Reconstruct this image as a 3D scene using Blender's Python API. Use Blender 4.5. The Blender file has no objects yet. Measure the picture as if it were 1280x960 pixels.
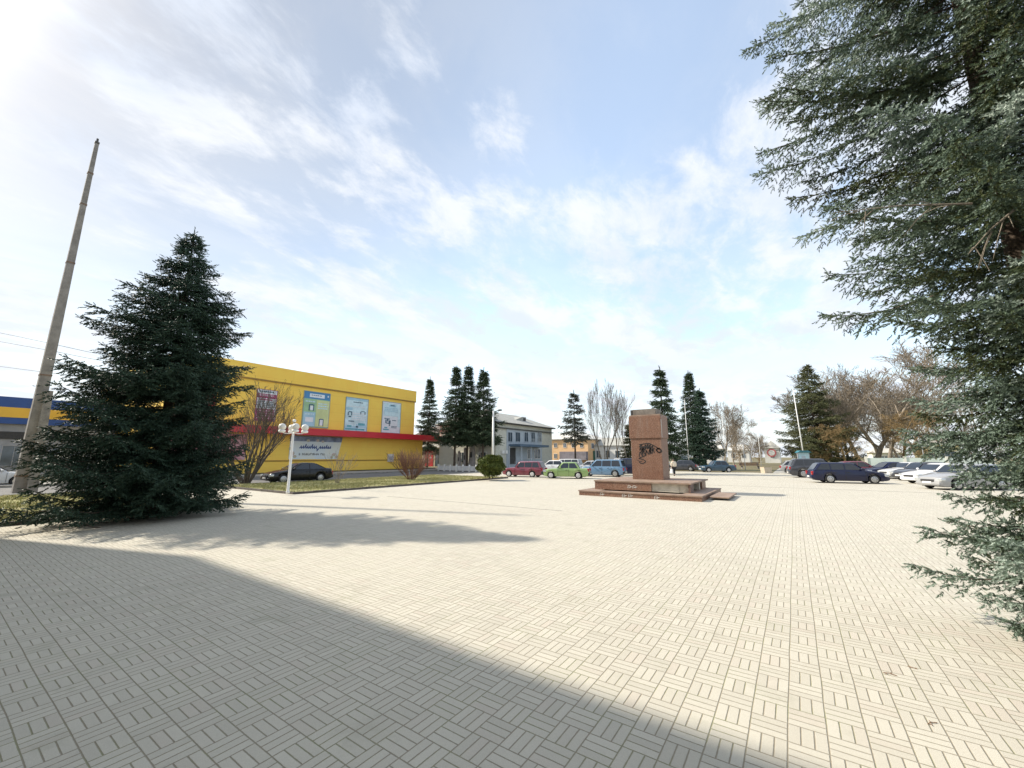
import bpy, bmesh, math, random
import numpy as np
from mathutils import Vector

random.seed(7)
PI = math.pi
R = math.radians
SC = bpy.context.scene
COL = SC.collection

# ------------------------------------------------------------------ camera frame (used to find where things stand)
F, HZ, H = 507.0, 571.0, 1.9
PITCH = math.atan((HZ - 480) / F)
YAW = R(34.4)
FH = np.array([-math.sin(YAW), math.cos(YAW), 0.0])
RT = np.array([math.cos(YAW), math.sin(YAW), 0.0])
UZ = np.array([0, 0, 1.0])
FWD = FH * math.cos(PITCH) + UZ * math.sin(PITCH)
UPV = UZ * math.cos(PITCH) - FH * math.sin(PITCH)
CAM = np.array([0, 0, H])

def ray(x, y): return FWD * F + RT * (x - 640) + UPV * (480 - y)
def G(x, y, z=0.0):
    d = ray(x, y); return CAM + d * ((z - H) / d[2])
def onX(x, y, X):
    d = ray(x, y); return CAM + d * (X / d[0])
def onY(x, y, Y):
    d = ray(x, y); return CAM + d * (Y / d[1])
def atD(x, y, D):
    d = ray(x, y); return CAM + d * (D / d.dot(FH))

# ------------------------------------------------------------------ scene objects
def tag(o, label=None, cat=None, group=None, kind=None):
    if label: o['label'] = label
    if cat: o['category'] = cat
    if group: o['group'] = group
    if kind: o['kind'] = kind
    return o

def thing(name, loc, label, cat, group=None, rz=0.0, kind=None):
    o = bpy.data.objects.new(name, None)
    o.empty_display_size = 0.2
    COL.objects.link(o)
    o.location = (float(loc[0]), float(loc[1]), float(loc[2]) if len(loc) > 2 else 0.0)
    o.rotation_euler = (0, 0, rz)
    return tag(o, label, cat, group, kind)

def origin(o):
    v = Vector((0, 0, 0))
    while o is not None:
        v = v + o.location; o = o.parent
    return v

def copy_tree(o, parent=None):
    c = o.copy(); COL.objects.link(c)
    if parent is not None: c.parent = parent
    for ch in list(o.children): copy_tree(ch, c)
    return c

def link_mesh(name, me, mat, parent=None, smooth=False):
    ob = bpy.data.objects.new(name, me)
    COL.objects.link(ob)
    if mat is not None: me.materials.append(mat)
    if smooth and len(me.polygons):
        me.polygons.foreach_set('use_smooth', np.ones(len(me.polygons), dtype=bool))
    if parent is not None: ob.parent = parent
    return ob

class MB:
    """collects faces; build() links them as ONE mesh object"""
    def __init__(s): s.v = []; s.f = []
    def add(s, vs, fs):
        n = len(s.v); s.v += [tuple(map(float, p)) for p in vs]; s.f += [tuple(i + n for i in f) for f in fs]; return s
    def box(s, x0, x1, y0, y1, z0, z1, bev=0.0):
        if bev <= 0:
            vs = [(x0,y0,z0),(x1,y0,z0),(x1,y1,z0),(x0,y1,z0),(x0,y0,z1),(x1,y0,z1),(x1,y1,z1),(x0,y1,z1)]
            return s.add(vs, [(0,3,2,1),(4,5,6,7),(0,1,5,4),(1,2,6,5),(2,3,7,6),(3,0,4,7)])
        bm = bmesh.new(); bmesh.ops.create_cube(bm, size=1)
        for v in bm.verts:
            v.co = Vector(((x0+x1)/2 + v.co.x*(x1-x0), (y0+y1)/2 + v.co.y*(y1-y0), (z0+z1)/2 + v.co.z*(z1-z0)))
        bmesh.ops.bevel(bm, geom=bm.edges[:], offset=bev, segments=2, profile=0.5, affect='EDGES')
        bm.verts.index_update()
        s.add([v.co[:] for v in bm.verts], [[v.index for v in f.verts] for f in bm.faces]); bm.free(); return s
    def prism(s, poly, a0, a1, axis='y'):
        """poly: 2D points; extruded along axis from a0 to a1.  axis y: (x,z), x: (y,z), z: (x,y)"""
        def p3(p, a):
            return (p[0], a, p[1]) if axis == 'y' else (a, p[0], p[1]) if axis == 'x' else (p[0], p[1], a)
        n = len(poly)
        vs = [p3(p, a0) for p in poly] + [p3(p, a1) for p in poly]
        fs = [tuple(range(n-1, -1, -1)), tuple(range(n, 2*n))] + [(i, (i+1) % n, n+(i+1) % n, n+i) for i in range(n)]
        return s.add(vs, fs)
    def tube(s, pts, rad, n=8, cap=True, rot=0.0):
        pts = [np.array(p, float) for p in pts]
        if not hasattr(rad, '__len__'): rad = [rad]*len(pts)
        vs = []; fs = []
        ref = None
        for i, p in enumerate(pts):
            t = pts[min(i+1, len(pts)-1)] - pts[max(i-1, 0)]
            t = t / (np.linalg.norm(t) + 1e-9)
            if ref is None:
                ref = np.array([1.0, 0, 0]) if abs(t[2]) > 0.8 else np.array([0, 0, 1.0])
            a = np.cross(t, ref); a /= np.linalg.norm(a) + 1e-9
            b = np.cross(t, a)
            ref = np.cross(a, t) if False else ref
            for k in range(n):
                an = 2*PI*k/n + rot
                vs.append(p + rad[i]*(math.cos(an)*a + math.sin(an)*b))
        for i in range(len(pts)-1):
            for k in range(n):
                k2 = (k+1) % n
                fs.append((i*n+k, i*n+k2, (i+1)*n+k2, (i+1)*n+k))
        if cap:
            fs.append(tuple(range(n))[::-1]); m = (len(pts)-1)*n
            fs.append(tuple(m+k for k in range(n)))
        return s.add(vs, fs)
    def lathe(s, prof, c=(0,0,0), n=16, axis='z'):
        vs = []; fs = []
        for (r, z) in prof:
            for k in range(n):
                a = 2*PI*k/n; x, y = r*math.cos(a), r*math.sin(a)
                p = (x, y, z) if axis == 'z' else (x, z, y)
                vs.append((c[0]+p[0], c[1]+p[1], c[2]+p[2]))
        m = len(prof)
        for i in range(m-1):
            for k in range(n):
                k2 = (k+1) % n
                fs.append((i*n+k, i*n+k2, (i+1)*n+k2, (i+1)*n+k))
        fs.append(tuple(range(n))[::-1]); fs.append(tuple((m-1)*n+k for k in range(n)))
        return s.add(vs, fs)
    def ball(s, c, r, n=12, m=8, sq=(1,1,1)):
        prof = [(math.sin(PI*i/m), -math.cos(PI*i/m)) for i in range(m+1)]
        vs = []; fs = []
        for (rr, z) in prof:
            for k in range(n):
                a = 2*PI*k/n
                vs.append((c[0]+r*sq[0]*rr*math.cos(a), c[1]+r*sq[1]*rr*math.sin(a), c[2]+r*sq[2]*z))
        for i in range(m):
            for k in range(n):
                k2 = (k+1) % n; fs.append((i*n+k, i*n+k2, (i+1)*n+k2, (i+1)*n+k))
        return s.add(vs, fs)
    def build(s, name, mat, parent=None, smooth=False, local=False, fix=True):
        vs = s.v
        if parent is not None and not local:
            o = origin(parent); vs = [(p[0]-o.x, p[1]-o.y, p[2]-o.z) for p in vs]
        me = bpy.data.meshes.new(name); me.from_pydata(vs, [], s.f)
        if fix:
            bm = bmesh.new(); bm.from_mesh(me)
            bmesh.ops.remove_doubles(bm, verts=bm.verts[:], dist=1e-5)
            bmesh.ops.recalc_face_normals(bm, faces=bm.faces[:]); bm.to_mesh(me); bm.free()
        me.update()
        return link_mesh(name, me, mat, parent, smooth)

def box(*a, **k): return MB().box(*a, **k)

def shade_auto(ob, ang=35):
    me = ob.data
    me.polygons.foreach_set('use_smooth', np.ones(len(me.polygons), dtype=bool))
    bm = bmesh.new(); bm.from_mesh(me)
    for e in bm.edges:
        if len(e.link_faces) == 2: e.smooth = e.calc_face_angle(0) < R(ang)
    bm.to_mesh(me); bm.free()
    return ob

# ------------------------------------------------------------------ materials
class NT:
    def __init__(s, tree): s.t = tree
    def n(s, typ, **kw):
        nd = s.t.nodes.new(typ)
        for k, v in kw.items(): setattr(nd, k, v)
        return nd
    def l(s, a, b): s.t.links.new(a, b)
    def inp(s, sock, v):
        if isinstance(v, bpy.types.NodeSocket): s.l(v, sock)
        else: sock.default_value = v
    def m(s, op, a, b=0.0, c=None, clamp=False):
        nd = s.n('ShaderNodeMath', operation=op, use_clamp=clamp)
        s.inp(nd.inputs[0], a); s.inp(nd.inputs[1], b)
        if c is not None: s.inp(nd.inputs[2], c)
        return nd.outputs[0]
    def mix(s, f, a, b, blend='MIX'):
        nd = s.n('ShaderNodeMix', data_type='RGBA', blend_type=blend)
        s.inp(nd.inputs[0], f)
        for i, v in ((6, a), (7, b)):
            if isinstance(v, tuple) and len(v) == 3: v = v + (1,)
            s.inp(nd.inputs[i], v)
        return nd.outputs[2]
    def noise(s, vec, scale, detail=4, rough=0.55, dist=0.0, w=None):
        nd = s.n('ShaderNodeTexNoise')
        if w is not None:
            nd.noise_dimensions = '4D'; nd.inputs['W'].default_value = w
        if vec is not None: s.l(vec, nd.inputs['Vector'])
        nd.inputs['Scale'].default_value = scale; nd.inputs['Detail'].default_value = detail
        nd.inputs['Roughness'].default_value = rough; nd.inputs['Distortion'].default_value = dist
        return nd.outputs['Fac']
    def smooth(s, v, a, b):
        nd = s.n('ShaderNodeMapRange', interpolation_type='SMOOTHSTEP')
        s.inp(nd.inputs[0], v); nd.inputs[1].default_value = a; nd.inputs[2].default_value = b
        return nd.outputs[0]

def new_mat(name):
    m = bpy.data.materials.new(name); m.use_nodes = True
    t = m.node_tree; b = t.nodes['Principled BSDF']
    return m, NT(t), b

_mats = {}
def mat(name, col, rough=0.7, var=0.12, scale=6.0, metal=0.0, bump=0.0, bscale=40.0, coat=0.0, spec=0.5, col2=None, emis=None):
    """base colour with noise variation (or a second colour in patches), optional bump"""
    if name in _mats: return _mats[name]
    m, g, b = new_mat(name)
    tc = g.n('ShaderNodeTexCoord').outputs['Object']
    c2 = col2 if col2 else tuple(min(1, c*(1+var)) for c in col)
    c1 = col if col2 else tuple(c*(1-var) for c in col)
    f = g.smooth(g.noise(tc, scale, 5, 0.6), 0.3, 0.7)
    g.l(g.mix(f, c1, c2), b.inputs['Base Color'])
    b.inputs['Roughness'].default_value = rough; b.inputs['Metallic'].default_value = metal
    b.inputs['Specular IOR Level'].default_value = spec
    b.inputs['Coat Weight'].default_value = coat
    if coat: b.inputs['Coat Roughness'].default_value = 0.06
    if bump:
        bp = g.n('ShaderNodeBump'); bp.inputs['Strength'].default_value = bump; bp.inputs['Distance'].default_value = 0.02
        g.l(g.noise(tc, bscale, 4), bp.inputs['Height']); g.l(bp.outputs[0], b.inputs['Normal'])
    if emis:
        b.inputs['Emission Color'].default_value = tuple(col)+(1,); b.inputs['Emission Strength'].default_value = emis
    _mats[name] = m
    return m

def mat_pavers():
    m, g, b = new_mat('concrete_pavers')
    s = 0.227
    pos = g.n('ShaderNodeNewGeometry').outputs['Position']
    sp = g.n('ShaderNodeSeparateXYZ'); g.l(pos, sp.inputs[0])
    # small wobble so the courses are not ruler straight
    wob = g.noise(pos, 0.9, 2); wob2 = g.noise(pos, 0.9, 2, w=3.1)
    X = g.m('DIVIDE', g.m('ADD', sp.outputs[0], g.m('MULTIPLY', g.m('SUBTRACT', wob, 0.5), 0.022)), s)
    Y = g.m('DIVIDE', g.m('ADD', sp.outputs[1], g.m('MULTIPLY', g.m('SUBTRACT', wob2, 0.5), 0.022)), s)
    ix, iy = g.m('FLOOR', X), g.m('FLOOR', Y)
    u, v = g.m('SUBTRACT', X, ix), g.m('SUBTRACT', Y, iy)
    par = g.m('FLOORED_MODULO', g.m('ADD', ix, iy), 2.0)
    npar = g.m('SUBTRACT', 1.0, par)
    a = g.m('ADD', g.m('MULTIPLY', u, par), g.m('MULTIPLY', v, npar))      # across the three bricks
    l = g.m('ADD', g.m('MULTIPLY', v, par), g.m('MULTIPLY', u, npar))      # along them
    a3 = g.m('MULTIPLY', a, 3.0); k = g.m('FLOOR', a3); fa = g.m('SUBTRACT', a3, k)
    da = g.m('DIVIDE', g.m('MINIMUM', fa, g.m('SUBTRACT', 1.0, fa)), 3.0)
    dl = g.m('MINIMUM', l, g.m('SUBTRACT', 1.0, l))
    d = g.m('MINIMUM', da, dl)
    rag = g.m('MULTIPLY', g.m('SUBTRACT', g.noise(pos, 38, 3), 0.5), 0.022)
    dd = g.m('ADD', d, rag)
    brick = g.smooth(dd, 0.008, 0.030)                                     # 0 in the joint, 1 on the brick
    cid = g.n('ShaderNodeCombineXYZ'); g.l(ix, cid.inputs[0]); g.l(iy, cid.inputs[1]); g.l(k, cid.inputs[2])
    wn = g.n('ShaderNodeTexWhiteNoise', noise_dimensions='3D'); g.l(cid.outputs[0], wn.inputs['Vector'])
    rnd = wn.outputs['Value']
    base = g.mix(rnd, (0.475, 0.444, 0.374), (0.545, 0.512, 0.434))
    wn2 = g.n('ShaderNodeTexWhiteNoise', noise_dimensions='4D'); g.l(cid.outputs[0], wn2.inputs['Vector']); wn2.inputs['W'].default_value = 4.2
    base = g.mix(g.m('MULTIPLY', g.smooth(wn2.outputs['Value'], 0.82, 1.0), 0.5), base, (0.50, 0.435, 0.37))
    big = g.smooth(g.noise(pos, 0.35, 4), 0.35, 0.7)
    base = g.mix(g.m('MULTIPLY', big, 0.5), base, (0.56, 0.525, 0.44))
    stain = g.smooth(g.noise(pos, 1.6, 5, 0.65), 0.55, 0.75)
    base = g.mix(g.m('MULTIPLY', stain, 0.42), base, (0.335, 0.325, 0.245))
    grain = g.noise(pos, 160, 3, 0.7)
    base = g.mix(0.5, base, g.mix(grain, (0.25, 0.25, 0.25), (0.75, 0.75, 0.75)), 'OVERLAY')
    moss = g.smooth(g.noise(pos, 2.3, 4), 0.45, 0.65)
    joint = g.mix(moss, (0.29, 0.255, 0.195), (0.27, 0.262, 0.165))
    g.l(g.mix(brick, joint, base), b.inputs['Base Color'])
    b.inputs['Roughness'].default_value = 0.9; b.inputs['Specular IOR Level'].default_value = 0.25
    hgt = g.m('ADD', g.m('MULTIPLY', brick, 1.0), g.m('ADD', g.m('MULTIPLY', grain, 0.18), g.m('MULTIPLY', rnd, 0.25)))
    bp = g.n('ShaderNodeBump'); bp.inputs['Strength'].default_value = 0.55; bp.inputs['Distance'].default_value = 0.008
    g.l(hgt, bp.inputs['Height']); g.l(bp.outputs[0], b.inputs['Normal'])
    return m

def mat_ground(name, cols, scale, rough=0.95, fine=30, bump=0.4):
    m, g, b = new_mat(name)
    pos = g.n('ShaderNodeNewGeometry').outputs['Position']
    f1 = g.smooth(g.noise(pos, scale, 5, 0.6), 0.35, 0.65)
    f2 = g.smooth(g.noise(pos, scale*4.3, 5, 0.65), 0.4, 0.65)
    f3 = g.noise(pos, fine, 4, 0.7)
    c = g.mix(f1, cols[0], cols[1]); c = g.mix(g.m('MULTIPLY', f2, 0.6), c, cols[2])
    c = g.mix(0.5, c, g.mix(f3, (0.2,0.2,0.2), (0.8,0.8,0.8)), 'OVERLAY')
    g.l(c, b.inputs['Base Color']); b.inputs['Roughness'].default_value = rough; b.inputs['Specular IOR Level'].default_value = 0.2
    bp = g.n('ShaderNodeBump'); bp.inputs['Strength'].default_value = bump; bp.inputs['Distance'].default_value = 0.02
    g.l(f3, bp.inputs['Height']); g.l(bp.outputs[0], b.inputs['Normal'])
    return m

def mat_tint(name, stops, rough=0.6, spec=0.25, trans=0.0):
    """leaf / needle colour: each shoot has its own 'tint' attribute"""
    m, g, b = new_mat(name)
    at = g.n('ShaderNodeAttribute'); at.attribute_name = 'tint'
    cr = g.n('ShaderNodeValToRGB'); g.l(at.outputs['Fac'], cr.inputs[0])
    els = cr.color_ramp.elements
    while len(els) < len(stops): els.new(0.5)
    for e, (p, c) in zip(els, stops): e.position = p; e.color = tuple(c)+(1,)
    g.l(cr.outputs[0], b.inputs['Base Color']); b.inputs['Roughness'].default_value = rough
    b.inputs['Specular IOR Level'].default_value = spec
    if trans:
        tr = g.n('ShaderNodeBsdfTranslucent'); g.l(cr.outputs[0], tr.inputs[0])
        mx = g.n('ShaderNodeMixShader'); mx.inputs[0].default_value = trans
        out = m.node_tree.nodes['Material Output']
        g.l(b.outputs[0], mx.inputs[1]); g.l(tr.outputs[0], mx.inputs[2]); g.l(mx.outputs[0], out.inputs[0])
    return m

def mat_brick(name, c1, c2, mortar, bw=0.5, bh=0.25, ms=0.012, axis='x'):
    m, g, b = new_mat(name)
    pos = g.n('ShaderNodeNewGeometry').outputs['Position']
    sp = g.n('ShaderNodeSeparateXYZ'); g.l(pos, sp.inputs[0])
    cb = g.n('ShaderNodeCombineXYZ'); g.l(g.m('ADD', sp.outputs[0], sp.outputs[1]), cb.inputs[0]); g.l(sp.outputs[2], cb.inputs[1])
    br = g.n('ShaderNodeTexBrick'); g.l(cb.outputs[0], br.inputs['Vector'])
    br.inputs['Color1'].default_value = c1+(1,); br.inputs['Color2'].default_value = c2+(1,); br.inputs['Mortar'].default_value = mortar+(1,)
    br.inputs['Scale'].default_value = 1.0; br.inputs['Brick Width'].default_value = bw; br.inputs['Row Height'].default_value = bh
    br.inputs['Mortar Size'].default_value = ms
    n1 = g.noise(pos, 0.6, 5, 0.6)
    c = g.mix(0.35, br.outputs['Color'], g.mix(n1, (0.25,0.25,0.25), (0.75,0.75,0.75)), 'OVERLAY')
    g.l(c, b.inputs['Base Color']); b.inputs['Roughness'].default_value = 0.85
    return m

def mat_granite():
    m, g, b = new_mat('red_granite')
    tc = g.n('ShaderNodeTexCoord').outputs['Object']
    v = g.n('ShaderNodeTexVoronoi'); g.l(tc, v.inputs['Vector']); v.inputs['Scale'].default_value = 65
    wn = g.n('ShaderNodeTexWhiteNoise'); g.l(v.outputs['Color'], wn.inputs['Vector'])
    cr = g.n('ShaderNodeValToRGB'); g.l(wn.outputs['Value'], cr.inputs[0])
    st = [(0.0,(0.07,0.038,0.028)),(0.25,(0.15,0.07,0.043)),(0.6,(0.215,0.108,0.068)),(0.9,(0.29,0.17,0.115)),(1.0,(0.38,0.27,0.21))]
    els = cr.color_ramp.elements
    while len(els) < len(st): els.new(0.5)
    for e, (p, c) in zip(els, st): e.position = p; e.color = c+(1,)
    n1 = g.smooth(g.noise(tc, 1.4, 5), 0.35, 0.7)
    c = g.mix(g.m('MULTIPLY', n1, 0.3), cr.outputs[0], (0.25, 0.14, 0.09))
    drip = g.n('ShaderNodeMapping'); g.l(tc, drip.inputs[0]); drip.inputs['Scale'].default_value = (7, 7, 0.6)
    n2 = g.smooth(g.noise(drip.outputs[0], 1.0, 4), 0.55, 0.75)
    c = g.mix(g.m('MULTIPLY', n2, 0.5), c, (0.26, 0.19, 0.15))
    g.l(c, b.inputs['Base Color']); b.inputs['Roughness'].default_value = 0.42
    return m

M_PAV = mat_pavers()
M_ASPH = mat_ground('asphalt', ((0.16,0.155,0.15),(0.20,0.195,0.185),(0.13,0.125,0.12)), 0.3, 0.9, 60)
M_SIDE = mat_ground('sidewalk_concrete', ((0.34,0.33,0.30),(0.40,0.385,0.35),(0.28,0.27,0.24)), 0.5, 0.9, 40)
M_LAWN = mat_ground('dry_lawn', ((0.27,0.255,0.105),(0.36,0.32,0.165),(0.20,0.22,0.07)), 0.7, 0.95, 45, 0.8)
M_EARTH = mat_ground('bare_earth', ((0.17,0.14,0.09),(0.20,0.18,0.10),(0.13,0.12,0.06)), 0.05, 0.95, 8, 0.4)
M_KERB = mat('kerb_concrete', (0.22,0.205,0.18), 0.9, 0.25, 3, bump=0.3)
M_CONC = mat('weathered_concrete', (0.215,0.20,0.185), 0.9, 0.2, 2.5, bump=0.4, bscale=25)
M_GRAN = mat_granite()
M_WHITE = mat('white_paint', (0.78,0.77,0.74), 0.45, 0.06, 4)
M_GLOBE = mat('opal_globe', (0.72,0.69,0.62), 0.25, 0.06, 4)
M_YEL = mat('yellow_cladding', (0.72,0.43,0.045), 0.55, 0.05, 0.5)
M_YEL2 = mat('dark_yellow_strip', (0.30,0.17,0.03), 0.6, 0.1, 1)
M_RED = mat('red_fascia', (0.55,0.018,0.03), 0.4, 0.06, 0.6)
M_DGLASS = mat('dark_glass', (0.018,0.022,0.028), 0.06, 0.2, 2, spec=0.7)
M_WGLASS = mat('window_glass', (0.05,0.075,0.10), 0.06, 0.3, 1.2, spec=0.8)
M_BLACK = mat('black_rubber', (0.018,0.018,0.018), 0.8, 0.2, 8)
M_PLASTIC = mat('dark_plastic', (0.03,0.03,0.032), 0.55, 0.2, 8)
M_RIM = mat('alloy', (0.42,0.42,0.42), 0.35, 0.1, 6, metal=0.7)
M_RIMW = mat('pale_hubcap', (0.6,0.59,0.57), 0.4, 0.1, 6)
M_LAMPG = mat('headlamp_glass', (0.55,0.57,0.58), 0.1, 0.15, 14, metal=0.4)
M_TAIL = mat('tail_lamp_red', (0.35,0.015,0.02), 0.15, 0.2, 20)
M_PLATE = mat('plate_white', (0.7,0.7,0.68), 0.4, 0.05, 5)
M_BARK = mat('spruce_bark', (0.085,0.062,0.045), 0.95, 0.35, 9, bump=0.6)
M_BARKG = mat('grey_bark', (0.20,0.17,0.135), 0.95, 0.3, 3, bump=0.4)
M_BARKB = mat('brown_bark', (0.27,0.225,0.175), 0.95, 0.3, 3)
M_BARKD = mat('dark_bark', (0.085,0.068,0.05), 0.95, 0.3, 4, bump=0.4)
M_TWIGR = mat('reddish_twigs', (0.17,0.085,0.06), 0.9, 0.3, 4)

# ------------------------------------------------------------------ ground
def sheet(name, x0, x1, y0, y1, z, m, n=1):
    mb = MB()
    mb.add([(x0,y0,z),(x1,y0,z),(x1,y1,z),(x0,y1,z)], [(0,1,2,3)])
    return tag(mb.build(name, m, fix=False), kind='structure')

sheet('ground', -1500, 1500, -1500, 1500, 0.0, M_EARTH)
sheet('road', -40.6, -30.9, -300, 300, 0.004, M_ASPH)
sheet('cross_road', -150, -40.6, 46.5, 53.5, 0.004, M_ASPH)
sheet('plaza', -30.9, 60, -60, 58.0, 0.008, M_PAV)
sheet('path', -34.0, -30.9, 7.0, 11.3, 0.008, M_PAV)
sheet('park_path', -2.3, 1.7, 58.0, 320, 0.008, M_SIDE)
sheet('park_lawn', 1.8, 90, 58.2, 150, 0.012, M_LAWN)
sheet('park_lawn', -30, -2.4, 58.2, 150, 0.012, M_EARTH)
# thin dark drain joint across the paving
tag(box(-16.5, -7.0, 13.34, 13.40, 0.0, 0.012).build('paving_joint', M_KERB), kind='structure')
tag(box(-20.0, 25.0, 31.0, 31.10, 0.0, 0.012).build('paving_joint', M_KERB), kind='structure')
# sidewalk and verge before the yellow store
tag(box(-41.0, -40.62, -80, 46.4, 0.0, 0.14).build('kerb', M_KERB), kind='structure')
tag(box(-46.2, -41.0, -80, 46.4, 0.0, 0.12).build('sidewalk', M_SIDE), kind='structure')
tag(box(-47.2, -46.2, -80, 46.4, 0.0, 0.22).build('verge', mat_ground('dark_verge', ((0.07,0.075,0.035),(0.1,0.09,0.05),(0.05,0.05,0.03)), 0.8, 0.95, 40)), kind='structure')

def island(name, x0, x1, y0, y1):
    z = 0.10
    mb = MB(); w = 0.12
    tag(box(x0+w, x1-w, y0+w, y1-w, 0, z).build(name, M_LAWN), kind='structure')
    k = MB()
    k.box(x0, x1, y0, y0+w, 0, z+0.02); k.box(x0, x1, y1-w, y1, 0, z+0.02)
    n = int((y1-y0)/1.0)
    for i in range(n):
        a, b = y0+w+(y1-y0-2*w)*i/n, y0+w+(y1-y0-2*w)*(i+1)/n
        j = random.uniform(-0.008, 0.008)
        k.box(x1-w+j, x1+j, a+0.006, b-0.006, 0, z+0.02+random.uniform(-0.012, 0.012))
        k.box(x0, x0+w, a+0.006, b-0.006, 0, z+0.02)
    tag(k.build('kerb', mat('island_kerb', (0.10,0.085,0.075), 0.9, 0.35, 3)), kind='structure')
island('lawn', -30.8, -18.2, -30, 7.0)
island('lawn', -30.8, -21.3, 11.3, 30.5)

def blades(name, areas, n, seed, m, z=0.1, h=(0.03, 0.10)):
    rg = np.random.default_rng(seed)
    tot = sum((a[1]-a[0])*(a[3]-a[2]) for a in areas); P = []
    for a in areas:
        k = int(n*(a[1]-a[0])*(a[3]-a[2])/tot)
        x = rg.uniform(a[0], a[1], k*2); y = rg.uniform(a[2], a[3], k*2)
        keep = rg.random(k*2) < 0.25+0.75*(np.sin(x*1.3+np.sin(y*0.8)*2)*np.sin(y*0.9+x*0.3) > -0.15)
        P.append(np.stack([x, y], 1)[keep][:k])
    P = np.concatenate(P); n = len(P)
    hh = rg.uniform(h[0], h[1], n); a = rg.uniform(0, 2*PI, n); ln = rg.uniform(0.2, 0.9, n)*hh
    w = 0.012 + 0.01*rg.random(n)
    dx, dy = np.cos(a), np.sin(a)
    V = np.zeros((n, 3, 3))
    V[:,0] = np.stack([P[:,0]-dy*w, P[:,1]+dx*w, np.full(n, z)], 1)
    V[:,1] = np.stack([P[:,0]+dy*w, P[:,1]-dx*w, np.full(n, z)], 1)
    V[:,2] = np.stack([P[:,0]+dx*ln, P[:,1]+dy*ln, z+hh], 1)
    tri_mesh_obj(name, V, rg.random(n), m).__setitem__('kind', 'stuff')

def tri_mesh(name, V, tint):
    n = len(V)
    me = bpy.data.meshes.new(name)
    me.vertices.add(n*3); me.vertices.foreach_set('co', V.reshape(-1).astype(np.float32))
    me.loops.add(n*3); me.loops.foreach_set('vertex_index', np.arange(n*3, dtype=np.int32))
    me.polygons.add(n); me.polygons.foreach_set('loop_start', np.arange(0, n*3, 3, dtype=np.int32))
    at = me.attributes.new('tint', 'FLOAT', 'FACE'); at.data.foreach_set('value', tint.astype(np.float32))
    me.update()
    return me
def tri_mesh_obj(name, V, tint, m, parent=None):
    return link_mesh(name, tri_mesh(name, V, tint), m, parent)

M_GRASS = mat_tint('grass_blades', [(0,(0.18,0.22,0.06)),(0.4,(0.30,0.29,0.11)),(0.75,(0.44,0.38,0.19)),(1,(0.54,0.48,0.28))], 0.7)
blades('grass', [(-30.6,-18.4,-8,6.8), (-30.6,-21.5,11.5,30.3)], 70000, 3, M_GRASS)

# ------------------------------------------------------------------ conifers
def tubes_mesh(name, lines, m, parent=None, n=5):
    """lines: list of (points (k,3), radii (k)); one mesh"""
    Vs, Fs, base = [], [], 0
    for pts, rad in lines:
        pts = np.asarray(pts, float); k = len(pts)
        T = np.gradient(pts, axis=0); T /= np.linalg.norm(T, axis=1, keepdims=True)+1e-9
        ref = np.where(np.abs(T[:, 2:3]) > 0.9, np.array([[1.0, 0, 0]]), np.array([[0, 0, 1.0]]))
        ref = np.repeat(ref[:1], k, 0)
        A = np.cross(T, ref); A /= np.linalg.norm(A, axis=1, keepdims=True)+1e-9
        B = np.cross(T, A)
        nn = n if rad[0] > 0.05 else 3
        an = np.arange(nn)*2*PI/nn
        ring = pts[:, None] + np.asarray(rad)[:, None, None]*(np.cos(an)[None, :, None]*A[:, None]+np.sin(an)[None, :, None]*B[:, None])
        Vs.append(ring.reshape(-1, 3))
        i = np.arange(k-1)[:, None]*nn; j = np.arange(nn)[None]; j2 = (j+1) % nn
        Fs.append(np.stack([i+j, i+j2, i+nn+j2, i+nn+j], -1).reshape(-1, 4)+base)
        base += k*nn
    V = np.concatenate(Vs); Fq = np.concatenate(Fs)
    me = bpy.data.meshes.new(name)
    me.vertices.add(len(V)); me.vertices.foreach_set('co', V.reshape(-1).astype(np.float32))
    me.loops.add(Fq.size); me.loops.foreach_set('vertex_index', Fq.reshape(-1).astype(np.int32))
    me.polygons.add(len(Fq)); me.polygons.foreach_set('loop_start', np.arange(0, Fq.size, 4, dtype=np.int32))
    me.update(); me.validate()
    return link_mesh(name, me, m, parent, smooth=True)

def needles(P, D, L, rg, k, nl, nw, spread=0.75):
    """P start, D unit dir, L length of shoots -> (N*k,3,3) triangles"""
    N = len(P)
    t = (np.arange(k)[None]+rg.random((N, k)))/k
    an = rg.uniform(0, 2*PI, (N, k))
    ref = np.where(np.abs(D[:, 2:3]) > 0.9, np.array([[1.0, 0, 0]]), np.array([[0, 0, 1.0]]))
    A = np.cross(D, ref); A /= np.linalg.norm(A, axis=1, keepdims=True)+1e-9
    B = np.cross(D, A)
    rad = np.cos(an)[..., None]*A[:, None]+np.sin(an)[..., None]*B[:, None]
    tan = -np.sin(an)[..., None]*A[:, None]+np.cos(an)[..., None]*B[:, None]
    base = P[:, None]+D[:, None]*(t*L[:, None])[..., None]
    sp = spread*(1-0.45*t)[..., None]
    tip = base+nl*rg.uniform(0.75, 1.2, (N, k, 1))*(D[:, None]*np.sqrt(1-np.minimum(sp, 0.98)**2)+rad*sp)
    w = nw*tan
    V = np.stack([base-w, base+w, tip], 2)
    return V.reshape(-1, 3, 3)

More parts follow.
